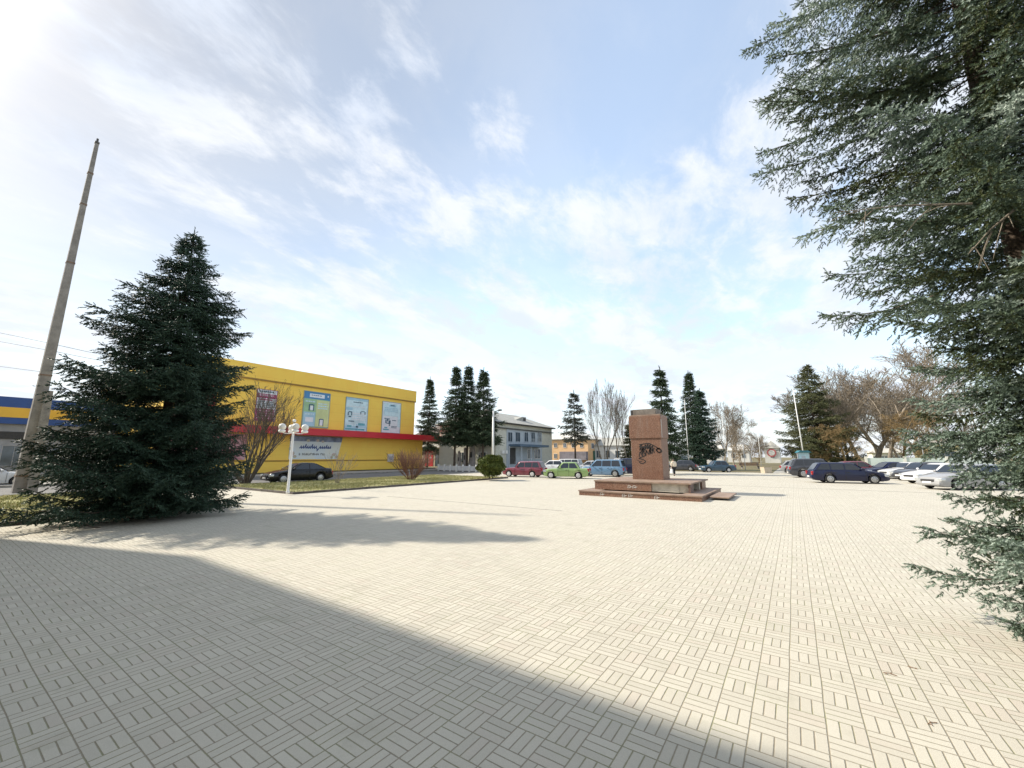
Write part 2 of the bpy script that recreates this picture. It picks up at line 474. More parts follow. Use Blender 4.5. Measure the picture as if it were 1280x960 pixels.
def spruce(name, loc, label, Hh, prof, m_needle, seed=1, group=None, whorl=0.4, nbr=6, bsp=0.16, ssp=0.12, sl=0.14, k=10, nl=0.05, nw=0.007,
           e0=-0.15, e1=0.6, trunk_r=0.2, cat='tree', side=0.40, lean=(0, 0), asym=None, hang=0.35, zmin=0.3, barkm=None, extra=None, limb_r=0.02, keep=1.0, lenvar=0.72, vol=0.14, spread=0.75, low=(0, 1), tvar=0.10):
    rg = np.random.default_rng(seed)
    root = thing(name, loc, label, cat, group)
    pz, pr = [p[0] for p in prof], [p[1] for p in prof]
    lines = [(np.array([[lean[0]*z/Hh, lean[1]*z/Hh, z] for z in np.linspace(0, Hh*0.985, 12)]), trunk_r*np.linspace(1, 0.06, 12)**0.9)]
    SP, SD, SL, ST = [], [], [], []
    z = zmin
    while z < Hh*0.99:
        fr = z/Hh
        r0 = np.interp(z, pz, pr)
        nb = max(3, int(round(nbr*(1.0 if fr < 0.8 else 0.8))))
        if z < low[0]: nb = int(nb*low[1])
        a0 = rg.uniform(0, 2*PI)
        for b in range(nb):
            if rg.random() > keep: continue
            az = a0+2*PI*b/nb+rg.normal(0, 0.18)
            zz = z+rg.uniform(-0.5, 0.5)*whorl
            L = np.interp(zz, pz, pr)*rg.uniform(lenvar, 1.1)
            if zz < low[0] and low[1] > 1: L *= rg.uniform(0.95, 1.1)
            if asym: L *= asym(az, zz)
            if L < 0.08: continue
            tilt = e0+(e1-e0)*fr**1.5+rg.normal(0, 0.06)
            hd = np.array([math.cos(az), math.sin(az), 0])
            pd = np.array([-math.sin(az), math.cos(az), 0])
            o = np.array([lean[0]*zz/Hh, lean[1]*zz/Hh, zz])
            tt = np.linspace(0, 1, 6)
            sag = -0.10*(1-fr)
            up = 0.14*(1-0.7*fr)
            def C(t):
                t = np.asarray(t)[..., None]
                return o+hd*L*t+UZ*(L*(tilt*t+sag*np.sin(PI*t*0.9)+up*t**3))
            lines.append((C(tt), limb_r*(0.4+L/2.5)*np.linspace(1, 0.25, 6)))
            m = max(3, int(L/bsp))
            tb = 0.14+0.86*(np.arange(m)+rg.random(m)*0.6)/m
            tint0 = rg.normal(0, tvar)
            for sgn in (-1, 1):
                lb = L*side*np.clip(1.02-tb, 0, 1)**0.75*rg.uniform(0.6, 1.15, m)+sl*0.7
                lb = np.minimum(lb, 0.85+0.2*L)
                dirb = hd*0.62+0.0
                dB = (dirb[None]+pd[None]*sgn*rg.uniform(0.6, 1.0, m)[:, None]+UZ[None]*(tilt*0.5-0.18+rg.normal(0, vol, m))[:, None])
                dB /= np.linalg.norm(dB, axis=1, keepdims=True)
                sB = C(tb)
                for i in range(m):
                    q = max(1, int(lb[i]/ssp))
                    u = (np.arange(q)+0.5)/q
                    pt = sB[i]+dB[i]*(u*lb[i])[:, None]-UZ*(hang*lb[i]*u**2*0.5)[:, None]
                    nrm = np.cross(dB[i], UZ); nrm /= np.linalg.norm(nrm)+1e-9
                    for s2 in (-1, 1):
                        d = dB[i][None]*0.75+nrm[None]*s2*rg.uniform(0.3, 0.85, q)[:, None]+UZ[None]*rg.normal(-0.12*hang/0.35, 0.25, q)[:, None]
                        SP.append(pt); SD.append(d); SL.append(sl*rg.uniform(0.6, 1.25, q)); ST.append(np.full(q, tint0)+rg.normal(0, 0.12, q))
                    SP.append((sB[i]+dB[i]*lb[i]*0.9-UZ*hang*lb[i]*0.45)[None]); SD.append(dB[i][None]+UZ[None]*rg.normal(0, .15)); SL.append(np.array([sl*1.2])); ST.append(np.array([tint0+0.15]))
            # shoots along the limb itself
            q = max(2, int(L/ssp*0.9)); u = 0.12+0.88*(np.arange(q)+0.5)/q
            for up_ in (0.25, -0.6, 0.0):
                d = hd[None]*0.7+pd[None]*rg.normal(0, 0.45, q)[:, None]+UZ[None]*(up_+rg.normal(0, 0.2, q))[:, None]
                SP.append(C(u)); SD.append(d); SL.append(sl*rg.uniform(0.7, 1.2, q)); ST.append(np.full(q, tint0)+rg.normal(0, 0.12, q))
            SP.append(C(np.array([0.97]))); SD.append((hd+UZ*(tilt+0.3))[None]); SL.append(np.array([sl*1.5])); ST.append(np.array([tint0+0.2]))
        z += whorl*rg.uniform(0.85, 1.15)*(1.0 if fr < 0.8 else 0.7)
    # leader
    q = 7; zt = np.linspace(Hh*0.94, Hh*1.0, q)
    SP.append(np.stack([lean[0]*zt/Hh, lean[1]*zt/Hh, zt], 1)); SD.append(np.tile(UZ, (q, 1))+rg.normal(0, .2, (q, 3))); SL.append(np.full(q, min(sl*1.2, 0.2))); ST.append(np.zeros(q))
    P, D, L, T = np.concatenate(SP), np.concatenate(SD), np.concatenate(SL), np.concatenate(ST)
    D = D/(np.linalg.norm(D, axis=1, keepdims=True)+1e-9)
    ok = (P[:, 2]+D[:, 2]*L) > 0.03
    P, D, L, T = P[ok], D[ok], L[ok], T[ok]
    V = needles(P, D, L, rg, k, nl, nw, spread)
    V[:, :, 2] = np.maximum(V[:, :, 2], 0.012)
    tint = np.clip(0.5+np.repeat(T, k)+rg.normal(0, 0.06, len(V)), 0, 1)
    tubes_mesh('trunk', lines, barkm or M_BARK, root, 8)
    tri_mesh_obj('crown', V, tint, m_needle, root)
    print(name, 'shoots', len(P), 'tris', len(V))
    return root

M_ND_DARK = mat_tint('spruce_needles', [(0,(0.018,0.036,0.020)),(0.5,(0.032,0.062,0.040)),(1,(0.075,0.125,0.082))], 0.55)
M_ND_BLUE = mat_tint('blue_spruce_needles', [(0,(0.06,0.066,0.018)),(0.25,(0.072,0.094,0.04)),(0.5,(0.11,0.157,0.11)),(0.8,(0.225,0.295,0.24)),(1,(0.40,0.47,0.41))], 0.5, 0.25, 0.08)
M_ND_FAR = mat_tint('far_spruce_needles', [(0,(0.025,0.042,0.020)),(0.5,(0.042,0.068,0.034)),(1,(0.075,0.105,0.05))], 0.6)
M_ND_OLIVE = mat_tint('olive_spruce_needles', [(0,(0.06,0.07,0.03)),(0.5,(0.10,0.11,0.05)),(1,(0.15,0.15,0.07))], 0.6)
M_ND_GREY = mat_tint('grey_pine_needles', [(0,(0.04,0.05,0.035)),(0.5,(0.065,0.075,0.055)),(1,(0.09,0.095,0.07))], 0.6)

def run_trees():
    # big dark spruce on the near lawn
    b = G(190, 643, 0.1)
    to_left = math.atan2(-RT[1], -RT[0])
    asym = lambda az, z: 1.0+0.16*max(0, math.cos(az-to_left))*max(0, 1-z/3.5)-0.24*max(0, -math.cos(az-to_left))*min(1, max(0, 2-z/4.2))
    spruce('spruce_tree', (b[0], b[1], 0.1), 'large dark green spruce on the near lawn beside the concrete pole', 9.75,
           [(0,2.4),(0.5,2.9),(1.5,3.05),(3,2.95),(4.5,2.7),(5.7,2.3),(6.6,1.85),(7.4,1.35),(8.2,0.82),(8.9,0.42),(9.4,0.2),(9.75,0.06)], M_ND_DARK, seed=5,
           whorl=0.36, nbr=9, bsp=0.13, ssp=0.115, sl=0.16, k=10, nl=0.055, nw=0.016, e0=-0.12, e1=0.12, trunk_r=0.2, asym=asym, hang=0.45, zmin=0.35, lenvar=0.62, vol=0.2)
    # blue spruce close by
    lat, dep = 5.8, 4.3
    c = FH*dep+RT*lat
    to_cam = math.atan2(-c[1], -c[0])
    spruce('blue_spruce_tree', (c[0], c[1], 0.0), 'tall blue green spruce close by with boughs down to the paving', 12.5,
           [(0,1.05),(.3,1.45),(.58,1.3),(1.05,1.45),(1.45,1.0),(2.0,1.05),(2.6,1.25),(3.14,1.0),(3.42,1.1),(3.7,1.85),(4.3,2.1),(4.7,2.05),(5.2,1.7),(5.8,2.2),(6.2,1.9),(6.8,2.4),(7.6,2.1),(8.7,2.5),(10.5,1.7),(12.5,.15)], M_ND_BLUE, seed=11,
           whorl=0.29, nbr=9, bsp=0.075, ssp=0.065, sl=0.08, k=16, nl=0.027, nw=0.0068, e0=-0.26, e1=0.10, trunk_r=0.16, hang=0.7, zmin=0.22, side=0.27, limb_r=0.012, lenvar=0.42, vol=0.55, spread=0.92,
           low=(3.6, 1.75), tvar=0.2, asym=lambda az, z: (1.0 if math.cos(az-to_cam) > -0.4 else 0.5))
    t = bpy.data.objects['blue_spruce_tree']
    rg = random.Random(4)
    # dead bare branches that show in the crown's gaps
    o = np.array([c[0], c[1], 0])
    for (x, y, x2, y2) in ((1215, 255, 1042, 266), (1268, 262, 1210, 318)):
        p0 = atD(x, y, dep-0.7); p1 = atD(x2, y2, dep-0.6)
        ln = [([p0-o, (p0+p1)/2-o+UZ*0.03, p1-o], [0.014, 0.009, 0.004])]
        for q in range(7):
            f = rg.uniform(0.1, 0.9); s = p0+(p1-p0)*f
            e = s+(p1-p0)*0.12+np.array([rg.uniform(-.15,.15), rg.uniform(-.15,.15), rg.uniform(-.35,.1)])
            ln.append(([s-o, (s+e)/2-o+UZ*0.02, e-o], [0.006, 0.004, 0.002]))
        tubes_mesh('dead_branch', ln, M_BARKG, t)
    far = dict(whorl=0.55, nbr=7, bsp=0.34, ssp=0.34, sl=0.34, k=7, nl=0.17, nw=0.042, limb_r=0.02, e0=-0.22, e1=0.0, lenvar=0.5)
    def fs(x, ytop, D, label, wpx, m, seed, zlow=0.6, name='spruce_tree', group='spruces round the square', shape=None, **kw):
        top = atD(x, ytop, D); hh = top[2]
        # keep the foot vertically below the top
        r = wpx/2/F*D
        pr = shape or [(0,0.8),(0.12,1.0),(0.3,0.93),(0.5,0.72),(0.68,0.44),(0.8,0.24),(0.9,0.1),(1,0.02)]
        a = dict(far); a.update(kw)
        return spruce(name, (top[0], top[1], 0), label, hh, [(p*hh, q*r) for p, q in pr], m, seed=seed, group=group, zmin=zlow, trunk_r=0.18, **a)
    slim = [(0,.7),(0.15,.9),(0.3,1.0),(0.5,0.86),(0.68,0.56),(0.8,0.30),(0.9,0.12),(1,0.02)]
    fs(538, 472, 74, 'slim dark spruce just behind the right end of the yellow store', 34, M_ND_FAR, 21, 3.0, shape=slim)
    fs(571, 459, 58, 'tall spruce of the dark trio, the one nearest the yellow store', 50, M_ND_FAR, 22, 4.2, shape=slim)
    fs(586, 457, 59.5, 'tall spruce in the middle of the dark trio above the stone steles', 44, M_ND_FAR, 23, 4.4, shape=slim)
    fs(605, 461, 57, 'tall spruce of the dark trio, the one touching the grey building', 56, M_ND_FAR, 24, 4.2, shape=slim)
    fs(717, 489, 68, 'grey green pine with a long bare trunk before the orange building', 42, M_ND_GREY, 25, 4.8, name='pine_tree',
       shape=[(0,.3),(0.32,.75),(0.45,1.0),(0.6,0.8),(0.8,0.5),(0.93,0.22),(1,0.06)], keep=0.8, whorl=0.75)
    fs(786, 528, 66, 'small dull green spruce partly behind the monument pedestal', 26, M_ND_OLIVE, 26, 0.6)
    fs(824, 460, 46, 'broad spruce rising directly behind the monument pedestal', 62, M_ND_FAR, 27, 2.4)
    fs(860, 465, 62, 'tall narrow spruce with a light pointed top beside a white flagpole', 40, M_ND_FAR, 28, 2.6, shape=slim)
    fs(874, 487, 60, 'dense dark spruce with its crown reaching low above the clipped hedge', 44, M_ND_DARK, 29, 2.0, shape=slim)
    fs(1008, 457, 66, 'big olive green spruce at the park entrance behind the leaning pole', 88, M_ND_OLIVE, 30, 1.0, keep=0.85,
       shape=[(0,.75),(0.15,.95),(0.3,1.0),(0.5,0.85),(0.65,0.72),(0.75,0.42),(0.88,0.22),(1,0.03)])

# ------------------------------------------------------------------ bare trees
def bare_lines(rg, Hh, r0, stems=1, spread=0.5, levels=4, kids=(6, 6, 5, 4), up=0.25, first=0.25, minr=0.012, crook=0.12, basew=0.15, ang=(0.5, 0.9), lfrac=(0.5, 0.75)):
    lines = []
    def branch(p, d, L, r, lev):
        n = 5 if lev < 2 else 4 if lev < 3 else 3
        pts = [p]; q = p.copy(); dd = d.copy()
        for i in range(n-1):
            dd = dd+np.array([rg.gauss(0, crook), rg.gauss(0, crook), rg.gauss(0, crook*0.6)+up*0.25*(lev > 0)])
            dd /= np.linalg.norm(dd); q = q+dd*L/(n-1); pts.append(q.copy())
        rend = max(minr*0.6, r*(0.25 if lev else 0.2))
        rad = np.maximum(np.linspace(r, rend, n), minr*0.6)
        lines.append((np.array(pts), rad))
        if lev >= levels: return
        k = kids[min(lev, len(kids)-1)]
        k = max(2, int(round(k*rg.uniform(0.8, 1.2))))
        f0 = first if lev == 0 else 0.15
        for j in range(k):
            t = f0+(1-f0)*(j+rg.random())/k
            t = min(t, 0.98)
            x = t*(n-1); i = int(x); fr = x-i
            b = pts[i]*(1-fr)+pts[min(i+1, n-1)]*fr
            ax = pts[min(i+1, n-1)]-pts[i]; ax = ax/(np.linalg.norm(ax)+1e-9)
            th = rg.uniform(0, 2*PI); an = rg.uniform(*ang)
            ref = np.array([1.0, 0, 0]) if abs(ax[2]) > 0.8 else UZ
            A = np.cross(ax, ref); A /= np.linalg.norm(A); B = np.cross(ax, A)
            nd = ax*math.cos(an)+(A*math.cos(th)+B*math.sin(th))*math.sin(an)
            nd = nd+UZ*up; nd /= np.linalg.norm(nd)
            branch(b, nd, L*rg.uniform(*lfrac)*(1.0-0.45*t), max(minr*0.7, (r+(rend-r)*t)*0.55), lev+1)
    for s in range(stems):
        a = 2*PI*s/max(1, stems)+rg.uniform(-.4, .4)
        tilt = (spread*rg.uniform(0.4, 1.1)) if stems > 1 else rg.uniform(0, 0.05)
        d = np.array([math.cos(a)*math.sin(tilt), math.sin(a)*math.sin(tilt), math.cos(tilt)])
        p = np.array([math.cos(a)*basew, math.sin(a)*basew, 0.0]) if stems > 1 else np.zeros(3)
        branch(p, d, Hh*rg.uniform(0.82, 1.0)*(1/ max(0.75, math.cos(tilt))), r0*(rg.uniform(0.7, 1) if stems > 1 else 1), 0)
    return lines

def bare_tree(name, loc, label, lines, m, cat='tree', group=None, mtw=None, thick=0.045):
    root = thing(name, loc, label, cat, group)
    big = [l for l in lines if l[1][0] >= thick]; small = [l for l in lines if l[1][0] < thick]
    tubes_mesh('trunk', big or lines[:1], m, root, 7)
    if small: tubes_mesh('twigs', small, mtw or m, root, 3)
    return root

def clump(name, loc, label, rx, ry, rz, n, m, seed, cat='bush', size=0.09, group=None, stem=0.3, boxy=False):
    rg = np.random.default_rng(seed)
    root = thing(name, loc, label, cat, group)
    if boxy:
        P = rg.uniform(-1, 1, (n, 3))
        ax = rg.integers(0, 3, n); sg = rg.choice([-1.0, 1.0], n); P[np.arange(n), ax] = sg*(1-0.12*rg.random(n))
    else:
        P = rg.normal(size=(n, 3)); P /= np.linalg.norm(P, axis=1, keepdims=True)
        bump = 1+0.16*np.sin(P[:, 0]*5+seed)*np.sin(P[:, 1]*4+1)+0.12*np.sin(P[:, 2]*7+P[:, 0]*3)
        P *= (bump*(rg.random(n)**0.22))[:, None]
    P = P*np.array([rx, ry, rz])+np.array([0, 0, rz+stem])
    a = rg.normal(size=(n, 3)); a /= np.linalg.norm(a, axis=1, keepdims=True)
    b = np.cross(a, rg.normal(size=(n, 3))); b /= np.linalg.norm(b, axis=1, keepdims=True)
    s = size*rg.uniform(0.6, 1.3, (n, 1))
    V = np.stack([P-a*s*0.5-b*s*0.5, P+a*s*0.5-b*s*0.5, P+b*s*0.9], 1)
    V[:, :, 2] = np.maximum(V[:, :, 2], 0.02)
    tri_mesh_obj('foliage', V, np.clip(rg.normal(0.5, 0.2, n), 0, 1), m, root)
    st = MB()
    for q in range(5):
        e = np.array([rg.uniform(-rx, rx)*0.5, rg.uniform(-ry, ry)*0.5, rz+stem])
        st.tube([(e[0]*0.15, e[1]*0.15, 0), tuple(e*0.55), tuple(e)], [0.035, 0.025, 0.01], 5)
    st.build('stem', M_BARKD, root, local=True)
    return root

def run_bare():
    rg = random.Random(12)
    # multi stemmed young tree on the lawn before the yellow store
    p = G(307, 604, 0.1)
    L = bare_lines(random.Random(17), 5.0, 0.12, stems=9, spread=0.60, levels=3, kids=(8, 6, 4), up=0.25, first=0.2, minr=0.011, crook=0.1, basew=0.22, ang=(0.35, 0.7))
    bare_tree('bare_tree', (p[0], p[1], 0.1), 'leafless many stemmed young tree on the lawn before the yellow store', L, M_BARKD, mtw=M_BARKD)
    p = G(514, 599.5, 0.1)
    L = bare_lines(random.Random(8), 1.75, 0.03, stems=46, spread=0.75, levels=2, kids=(8, 5), up=0.3, first=0.25, minr=0.006, crook=0.09, basew=0.22, ang=(0.25, 0.6))
    bare_tree('bare_bush', (p[0], p[1], 0.1), 'rounded leafless reddish bush on the long lawn strip', L, M_TWIGR, cat='bush', thick=0.02)
    p = G(421, 604, 0.1)
    L = bare_lines(random.Random(9), 1.7, 0.02, stems=9, spread=0.4, levels=2, kids=(6, 4), up=0.3, minr=0.006, basew=0.08, ang=(0.25, 0.6))
    bare_tree('bare_bush', (p[0], p[1], 0.1), 'small sparse leafless shrub by the tail of the black car', L, M_BARKB, cat='bush', thick=0.012)
    M_THUJA = mat_tint('thuja_leaves', [(0,(0.04,0.06,0.012)),(0.5,(0.085,0.11,0.022)),(1,(0.16,0.17,0.04))], 0.6)
    p = G(613, 599, 0.1)
    clump('evergreen_bush', (p[0], p[1], 0.1), 'round yellow green evergreen bush at the tip of the lawn strip', 1.15, 1.15, 0.85, 9000, M_THUJA, 4, size=0.11, stem=0.25)
    p = G(862, 588)
    clump('clipped_hedge', (p[0], p[1]+1, 0), 'low dark clipped hedge under the dense dark spruce', 2.0, 0.8, 0.75, 6000, M_ND_DARK, 6, cat='hedge', size=0.2, boxy=True, stem=0.02)
    # bare trees round the square
    tall = [bare_lines(random.Random(s), 13.5, 0.22, levels=4, kids=(9, 6, 5, 4), up=0.32, first=0.25, minr=0.022, ang=(0.3, 0.65)) for s in (31, 32)]
    broad = [bare_lines(random.Random(s), 12.5, 0.24, levels=4, kids=(11, 7, 6, 5), up=0.18, first=0.22, minr=0.028, ang=(0.45, 0.95), crook=0.16, lfrac=(0.55, 0.8)) for s in (41, 42, 43)]
    multi = bare_lines(random.Random(51), 12.5, 0.2, stems=5, spread=0.42, levels=4, kids=(7, 5, 4, 3), up=0.35, first=0.3, minr=0.022, ang=(0.25, 0.6), basew=0.5)
    weep = bare_lines(random.Random(61), 8.5, 0.22, levels=4, kids=(14, 8, 6, 5), up=-0.02, first=0.25, minr=0.028, ang=(0.8, 1.3), lfrac=(0.5, 0.7))
    src = {}; tallest = {}
    def put(key, lines, x, ytop, D, hh, m, label, mtw=None, grp='bare trees round the square', s2=1.0):
        top = atD(x, ytop, D)
        if key not in tallest: tallest[key] = max(float(l[0][:, 2].max()) for l in lines)
        sc = top[2]/(tallest[key]*(0.88 if x > 1000 else 0.96))
        if key in src:
            o = copy_tree(src[key]); o.location = (top[0], top[1], 0); o['label'] = label
        else:
            o = bare_tree('bare_tree', (top[0], top[1], 0), label, lines, m, group=grp, mtw=mtw); src[key] = o
        o.scale = (sc*s2, sc*s2, sc); o.rotation_euler[2] = rg.uniform(0, 6.28)
        return o
    put('m', multi, 752, 478, 66, 12.5, M_BARKG, 'grey leafless tree with several rising stems just right of the bare trunked pine', s2=0.66)
    put('t0', tall[0], 768, 480, 68, 13.5, M_BARKG, 'tall grey leafless tree in the clump left of the pedestal', s2=0.62)
    put('t1', tall[1], 780, 488, 64, 13.5, M_BARKG, 'slender grey leafless tree next to the pedestal edge', s2=0.55)
    put('b0', broad[0], 897, 504, 74, 12.5, M_BARKB, 'brown leafless tree at the right edge of the dense dark spruce')
    put('b1', broad[1], 920, 533, 100, 12.5, M_BARKB, 'small brown leafless tree above the parked teal sedan')
    put('b2', broad[2], 945, 545, 130, 12.5, M_BARKG, 'far hazy leafless tree between the teal sedan and the park path')
    put('b0', None, 1032, 478, 72, 12.5, M_BARKB, 'leafless tree tangled with the right side of the olive spruce', s2=1.25)
    put('t0', None, 1049, 486, 68, 13.5, M_BARKG, 'grey leafless tree behind the two dark parked cars', s2=1.3)
    put('b1', None, 1072, 449, 66, 12.5, M_BARKG, 'tallest broad leafless tree in the park above the navy wagon', s2=1.3)
    put('b2', None, 1094, 480, 74, 12.5, M_BARKB, 'leafless tree just right of the tallest park tree', s2=1.3)
    put('t1', None, 1112, 497, 84, 13.5, M_BARKG, 'thin leafless tree behind the weeping golden tree', s2=1.3)
    put('b0', None, 1136, 490, 88, 12.5, M_BARKG, 'grey leafless tree next to the boughs of the blue spruce', s2=1.3)
    put('b1', None, 1165, 492, 92, 12.5, M_BARKB, 'leafless tree half hidden by the boughs of the blue spruce', s2=1.3)
    put('w', weep, 1122, 522, 62, 8.5, mat('golden_bark', (0.24,0.165,0.075), 0.9, 0.25, 3), 'low golden brown tree with drooping twigs behind the white parked cars', s2=1.25)
    put('w', None, 1052, 535, 62, 8.5, M_BARKB, 'low brown tree with drooping twigs behind the navy wagon', s2=1.2)
    put('m', None, 1190, 480, 90, 12.5, M_BARKG, 'many stemmed leafless tree behind the blue spruce')
    put('b2', None, 533, 545, 92, 12.5, M_BARKB, 'leafless tree far behind the red canopy corner')
    put('b1', None, 1020, 500, 80, 12.5, M_BARKB, 'brown leafless tree behind the information board', s2=1.25)
    put('b2', None, 1060, 470, 82, 12.5, M_BARKB, 'leafless tree behind the left side of the tallest park tree', s2=1.25)
    put('t1', None, 1084, 462, 78, 13.5, M_BARKG, 'slender leafless tree touching the right side of the tallest park tree', s2=1.3)
    put('b0', None, 1104, 505, 96, 12.5, M_BARKB, 'leafless tree far behind the golden drooping tree', s2=1.3)
    put('b0', None, 912, 522, 92, 12.5, M_BARKB, 'reddish brown leafless tree right of the white pole behind the teal sedan')
    put('b1', None, 934, 540, 112, 12.5, M_BARKB, 'leafless tree above the park bench')
    put('b2', None, 958, 552, 170, 12.5, M_BARKG, 'tiny far leafless tree beside the white gabled house')
    put('w', None, 925, 560, 105, 8.5, M_BARKB, 'low spreading brown tree behind the park bench')
    put('w', None, 948, 562, 120, 8.5, M_BARKB, 'low spreading brown tree left of the round sign')
    # far wood on the horizon
    rr = random.Random(77); ln = []
    base = bare_lines(random.Random(91), 9, 0.2, levels=3, kids=(9, 6, 4), up=0.2, first=0.15, minr=0.06, ang=(0.4, 0.9))
    for i in range(70):
        x = rr.uniform(-330, 200); y = 300+rr.uniform(-30, 60)-0.25*abs(x+60)*0.3; s = rr.uniform(0.7, 1.25); a = rr.uniform(0, 6.28)
        ca, sa = math.cos(a)*s, math.sin(a)*s
        for pts, rad in base:
            q = pts.copy(); q[:, 0] = pts[:, 0]*ca-pts[:, 1]*sa+x; q[:, 1] = pts[:, 0]*sa+pts[:, 1]*ca+y; q[:, 2] *= s
            ln.append((q, rad*1.3))
    tag(tubes_mesh('far_wood', ln, M_BARKG, None, 3), 'line of leafless woodland along the far horizon', 'woodland', kind='stuff')


# ------------------------------------------------------------------ buildings
M_STORE = mat_brick('yellow_store_cladding', (0.90,0.585,0.10), (0.915,0.60,0.105), (0.78,0.50,0.085), 4.2, 1.05, 0.012)
M_GREYB = mat_brick('pale_silicate_brick', (0.62,0.61,0.52), (0.55,0.545,0.46), (0.46,0.455,0.39), 0.5, 0.2, 0.02)
M_ORANGE = mat('peach_render', (0.72,0.47,0.25), 0.85, 0.08, 0.5)
M_CREAM = mat('cream_render', (0.62,0.56,0.42), 0.85, 0.1, 0.5)
M_WALLW = mat('white_render', (0.66,0.65,0.61), 0.85, 0.08, 0.5)
M_ROOF = mat('slate_roof', (0.36,0.355,0.32), 0.85, 0.12, 1.2)
M_ROOFP = mat('pale_roof', (0.55,0.53,0.48), 0.8, 0.1, 0.6)
M_DTRIM = mat('dark_trim', (0.06,0.058,0.055), 0.7, 0.2, 2)
M_BLUEF = mat('blue_fascia', (0.012,0.06,0.24), 0.4, 0.08, 1)
M_BLUEP = mat('pale_blue_panel', (0.42,0.47,0.51), 0.6, 0.1, 1)
M_GREYC = mat('grey_cladding', (0.30,0.31,0.33), 0.7, 0.15, 0.8)

def px_box_x(x0, x1, y0, y1, X, t=0.05):
    """box standing proud of a wall that faces +X at plane X, from picture corners"""
    a = onX(x0, (y0+y1)/2, X); b = onX(x1, (y0+y1)/2, X); xm = (x0+x1)/2
    zt = onX(xm, y0, X)[2]; zb = onX(xm, y1, X)[2]
    return X, X+t, a[1], b[1], zb, zt
def px_box_y(x0, x1, y0, y1, Y, t=0.05):
    a = onY(x0, (y0+y1)/2, Y); b = onY(x1, (y0+y1)/2, Y); xm = (x0+x1)/2
    zt = onY(xm, y0, Y)[2]; zb = onY(xm, y1, Y)[2]
    return a[0], b[0], Y-t, Y, zb, zt

def window(parent, x0, x1, y0, y1, z0, z1, axis='x', mf=None, bars=1):
    """frame part with a pane sub-part; axis is the direction the wall faces"""
    mf = mf or M_WHITE; w = 0.07
    fr = MB()
    if axis == 'x':
        fr.box(x0, x1, y0, y0+w, z0, z1); fr.box(x0, x1, y1-w, y1, z0, z1); fr.box(x0, x1, y0+w, y1-w, z0, z0+w); fr.box(x0, x1, y0+w, y1-w, z1-w, z1)
        for i in range(bars):
            c = y0+(y1-y0)*(i+1)/(bars+1); fr.box(x0, x1-0.004, c-0.025, c+0.025, z0+w, z1-w)
        f = fr.build('window', mf, parent)
        box((x0+x1)/2-0.01, (x0+x1)/2+0.006, y0+w, y1-w, z0+w, z1-w).build('pane', M_WGLASS, f)
    else:
        fr.box(x0, x0+w, y0, y1, z0, z1); fr.box(x1-w, x1, y0, y1, z0, z1); fr.box(x0+w, x1-w, y0, y1, z0, z0+w); fr.box(x0+w, x1-w, y0, y1, z1-w, z1)
        for i in range(bars):
            c = x0+(x1-x0)*(i+1)/(bars+1); fr.box(c-0.025, c+0.025, y0+0.004, y1, z0+w, z1-w)
        f = fr.build('window', mf, parent)
        box(x0+w, x1-w, (y0+y1)/2-0.006, (y0+y1)/2+0.01, z0+w, z1-w).build('pane', M_WGLASS, f)
    return f

def hip_roof(x0, x1, y0, y1, z, h, ov=0.5, along='y', hip=1.0):
    x0 -= ov; x1 += ov; y0 -= ov; y1 += ov
    mb = MB()
    if along == 'y':
        cx = (x0+x1)/2; r = (x1-x0)/2*hip
        vs = [(x0,y0,z),(x1,y0,z),(x1,y1,z),(x0,y1,z),(cx,y0+r,z+h),(cx,y1-r,z+h)]
        fs = [(0,1,4),(1,2,5,4),(2,3,5),(3,0,4,5),(3,2,1,0)]
    else:
        cy = (y0+y1)/2; r = (y1-y0)/2*hip
        vs = [(x0,y0,z),(x1,y0,z),(x1,y1,z),(x0,y1,z),(x0+r,cy,z+h),(x1-r,cy,z+h)]
        fs = [(0,1,5,4),(1,2,5),(2,3,4,5),(3,0,4),(3,2,1,0)]
    return mb.add(vs, fs)

def ribbon(pts, w, to3, t=0.01):
    """flat stroke along 2D points; to3(u,v,depth) gives the place on the wall"""
    vs = []; n = len(pts)
    for i, p in enumerate(pts):
        a = pts[max(0, i-1)]; b = pts[min(n-1, i+1)]
        dx, dy = b[0]-a[0], b[1]-a[1]; l = math.hypot(dx, dy)+1e-9
        nx, ny = -dy/l*w/2, dx/l*w/2
        vs += [to3(p[0]+nx, p[1]+ny, t), to3(p[0]-nx, p[1]-ny, t), to3(p[0]+nx, p[1]+ny, 0.002), to3(p[0]-nx, p[1]-ny, 0.002)]
    fs = []
    for i in range(n-1):
        k = i*4; m = k+4
        fs += [(k,k+1,m+1,m), (k,m,m+2,k+2), (k+1,k+3,m+3,m+1)]
    return vs, fs

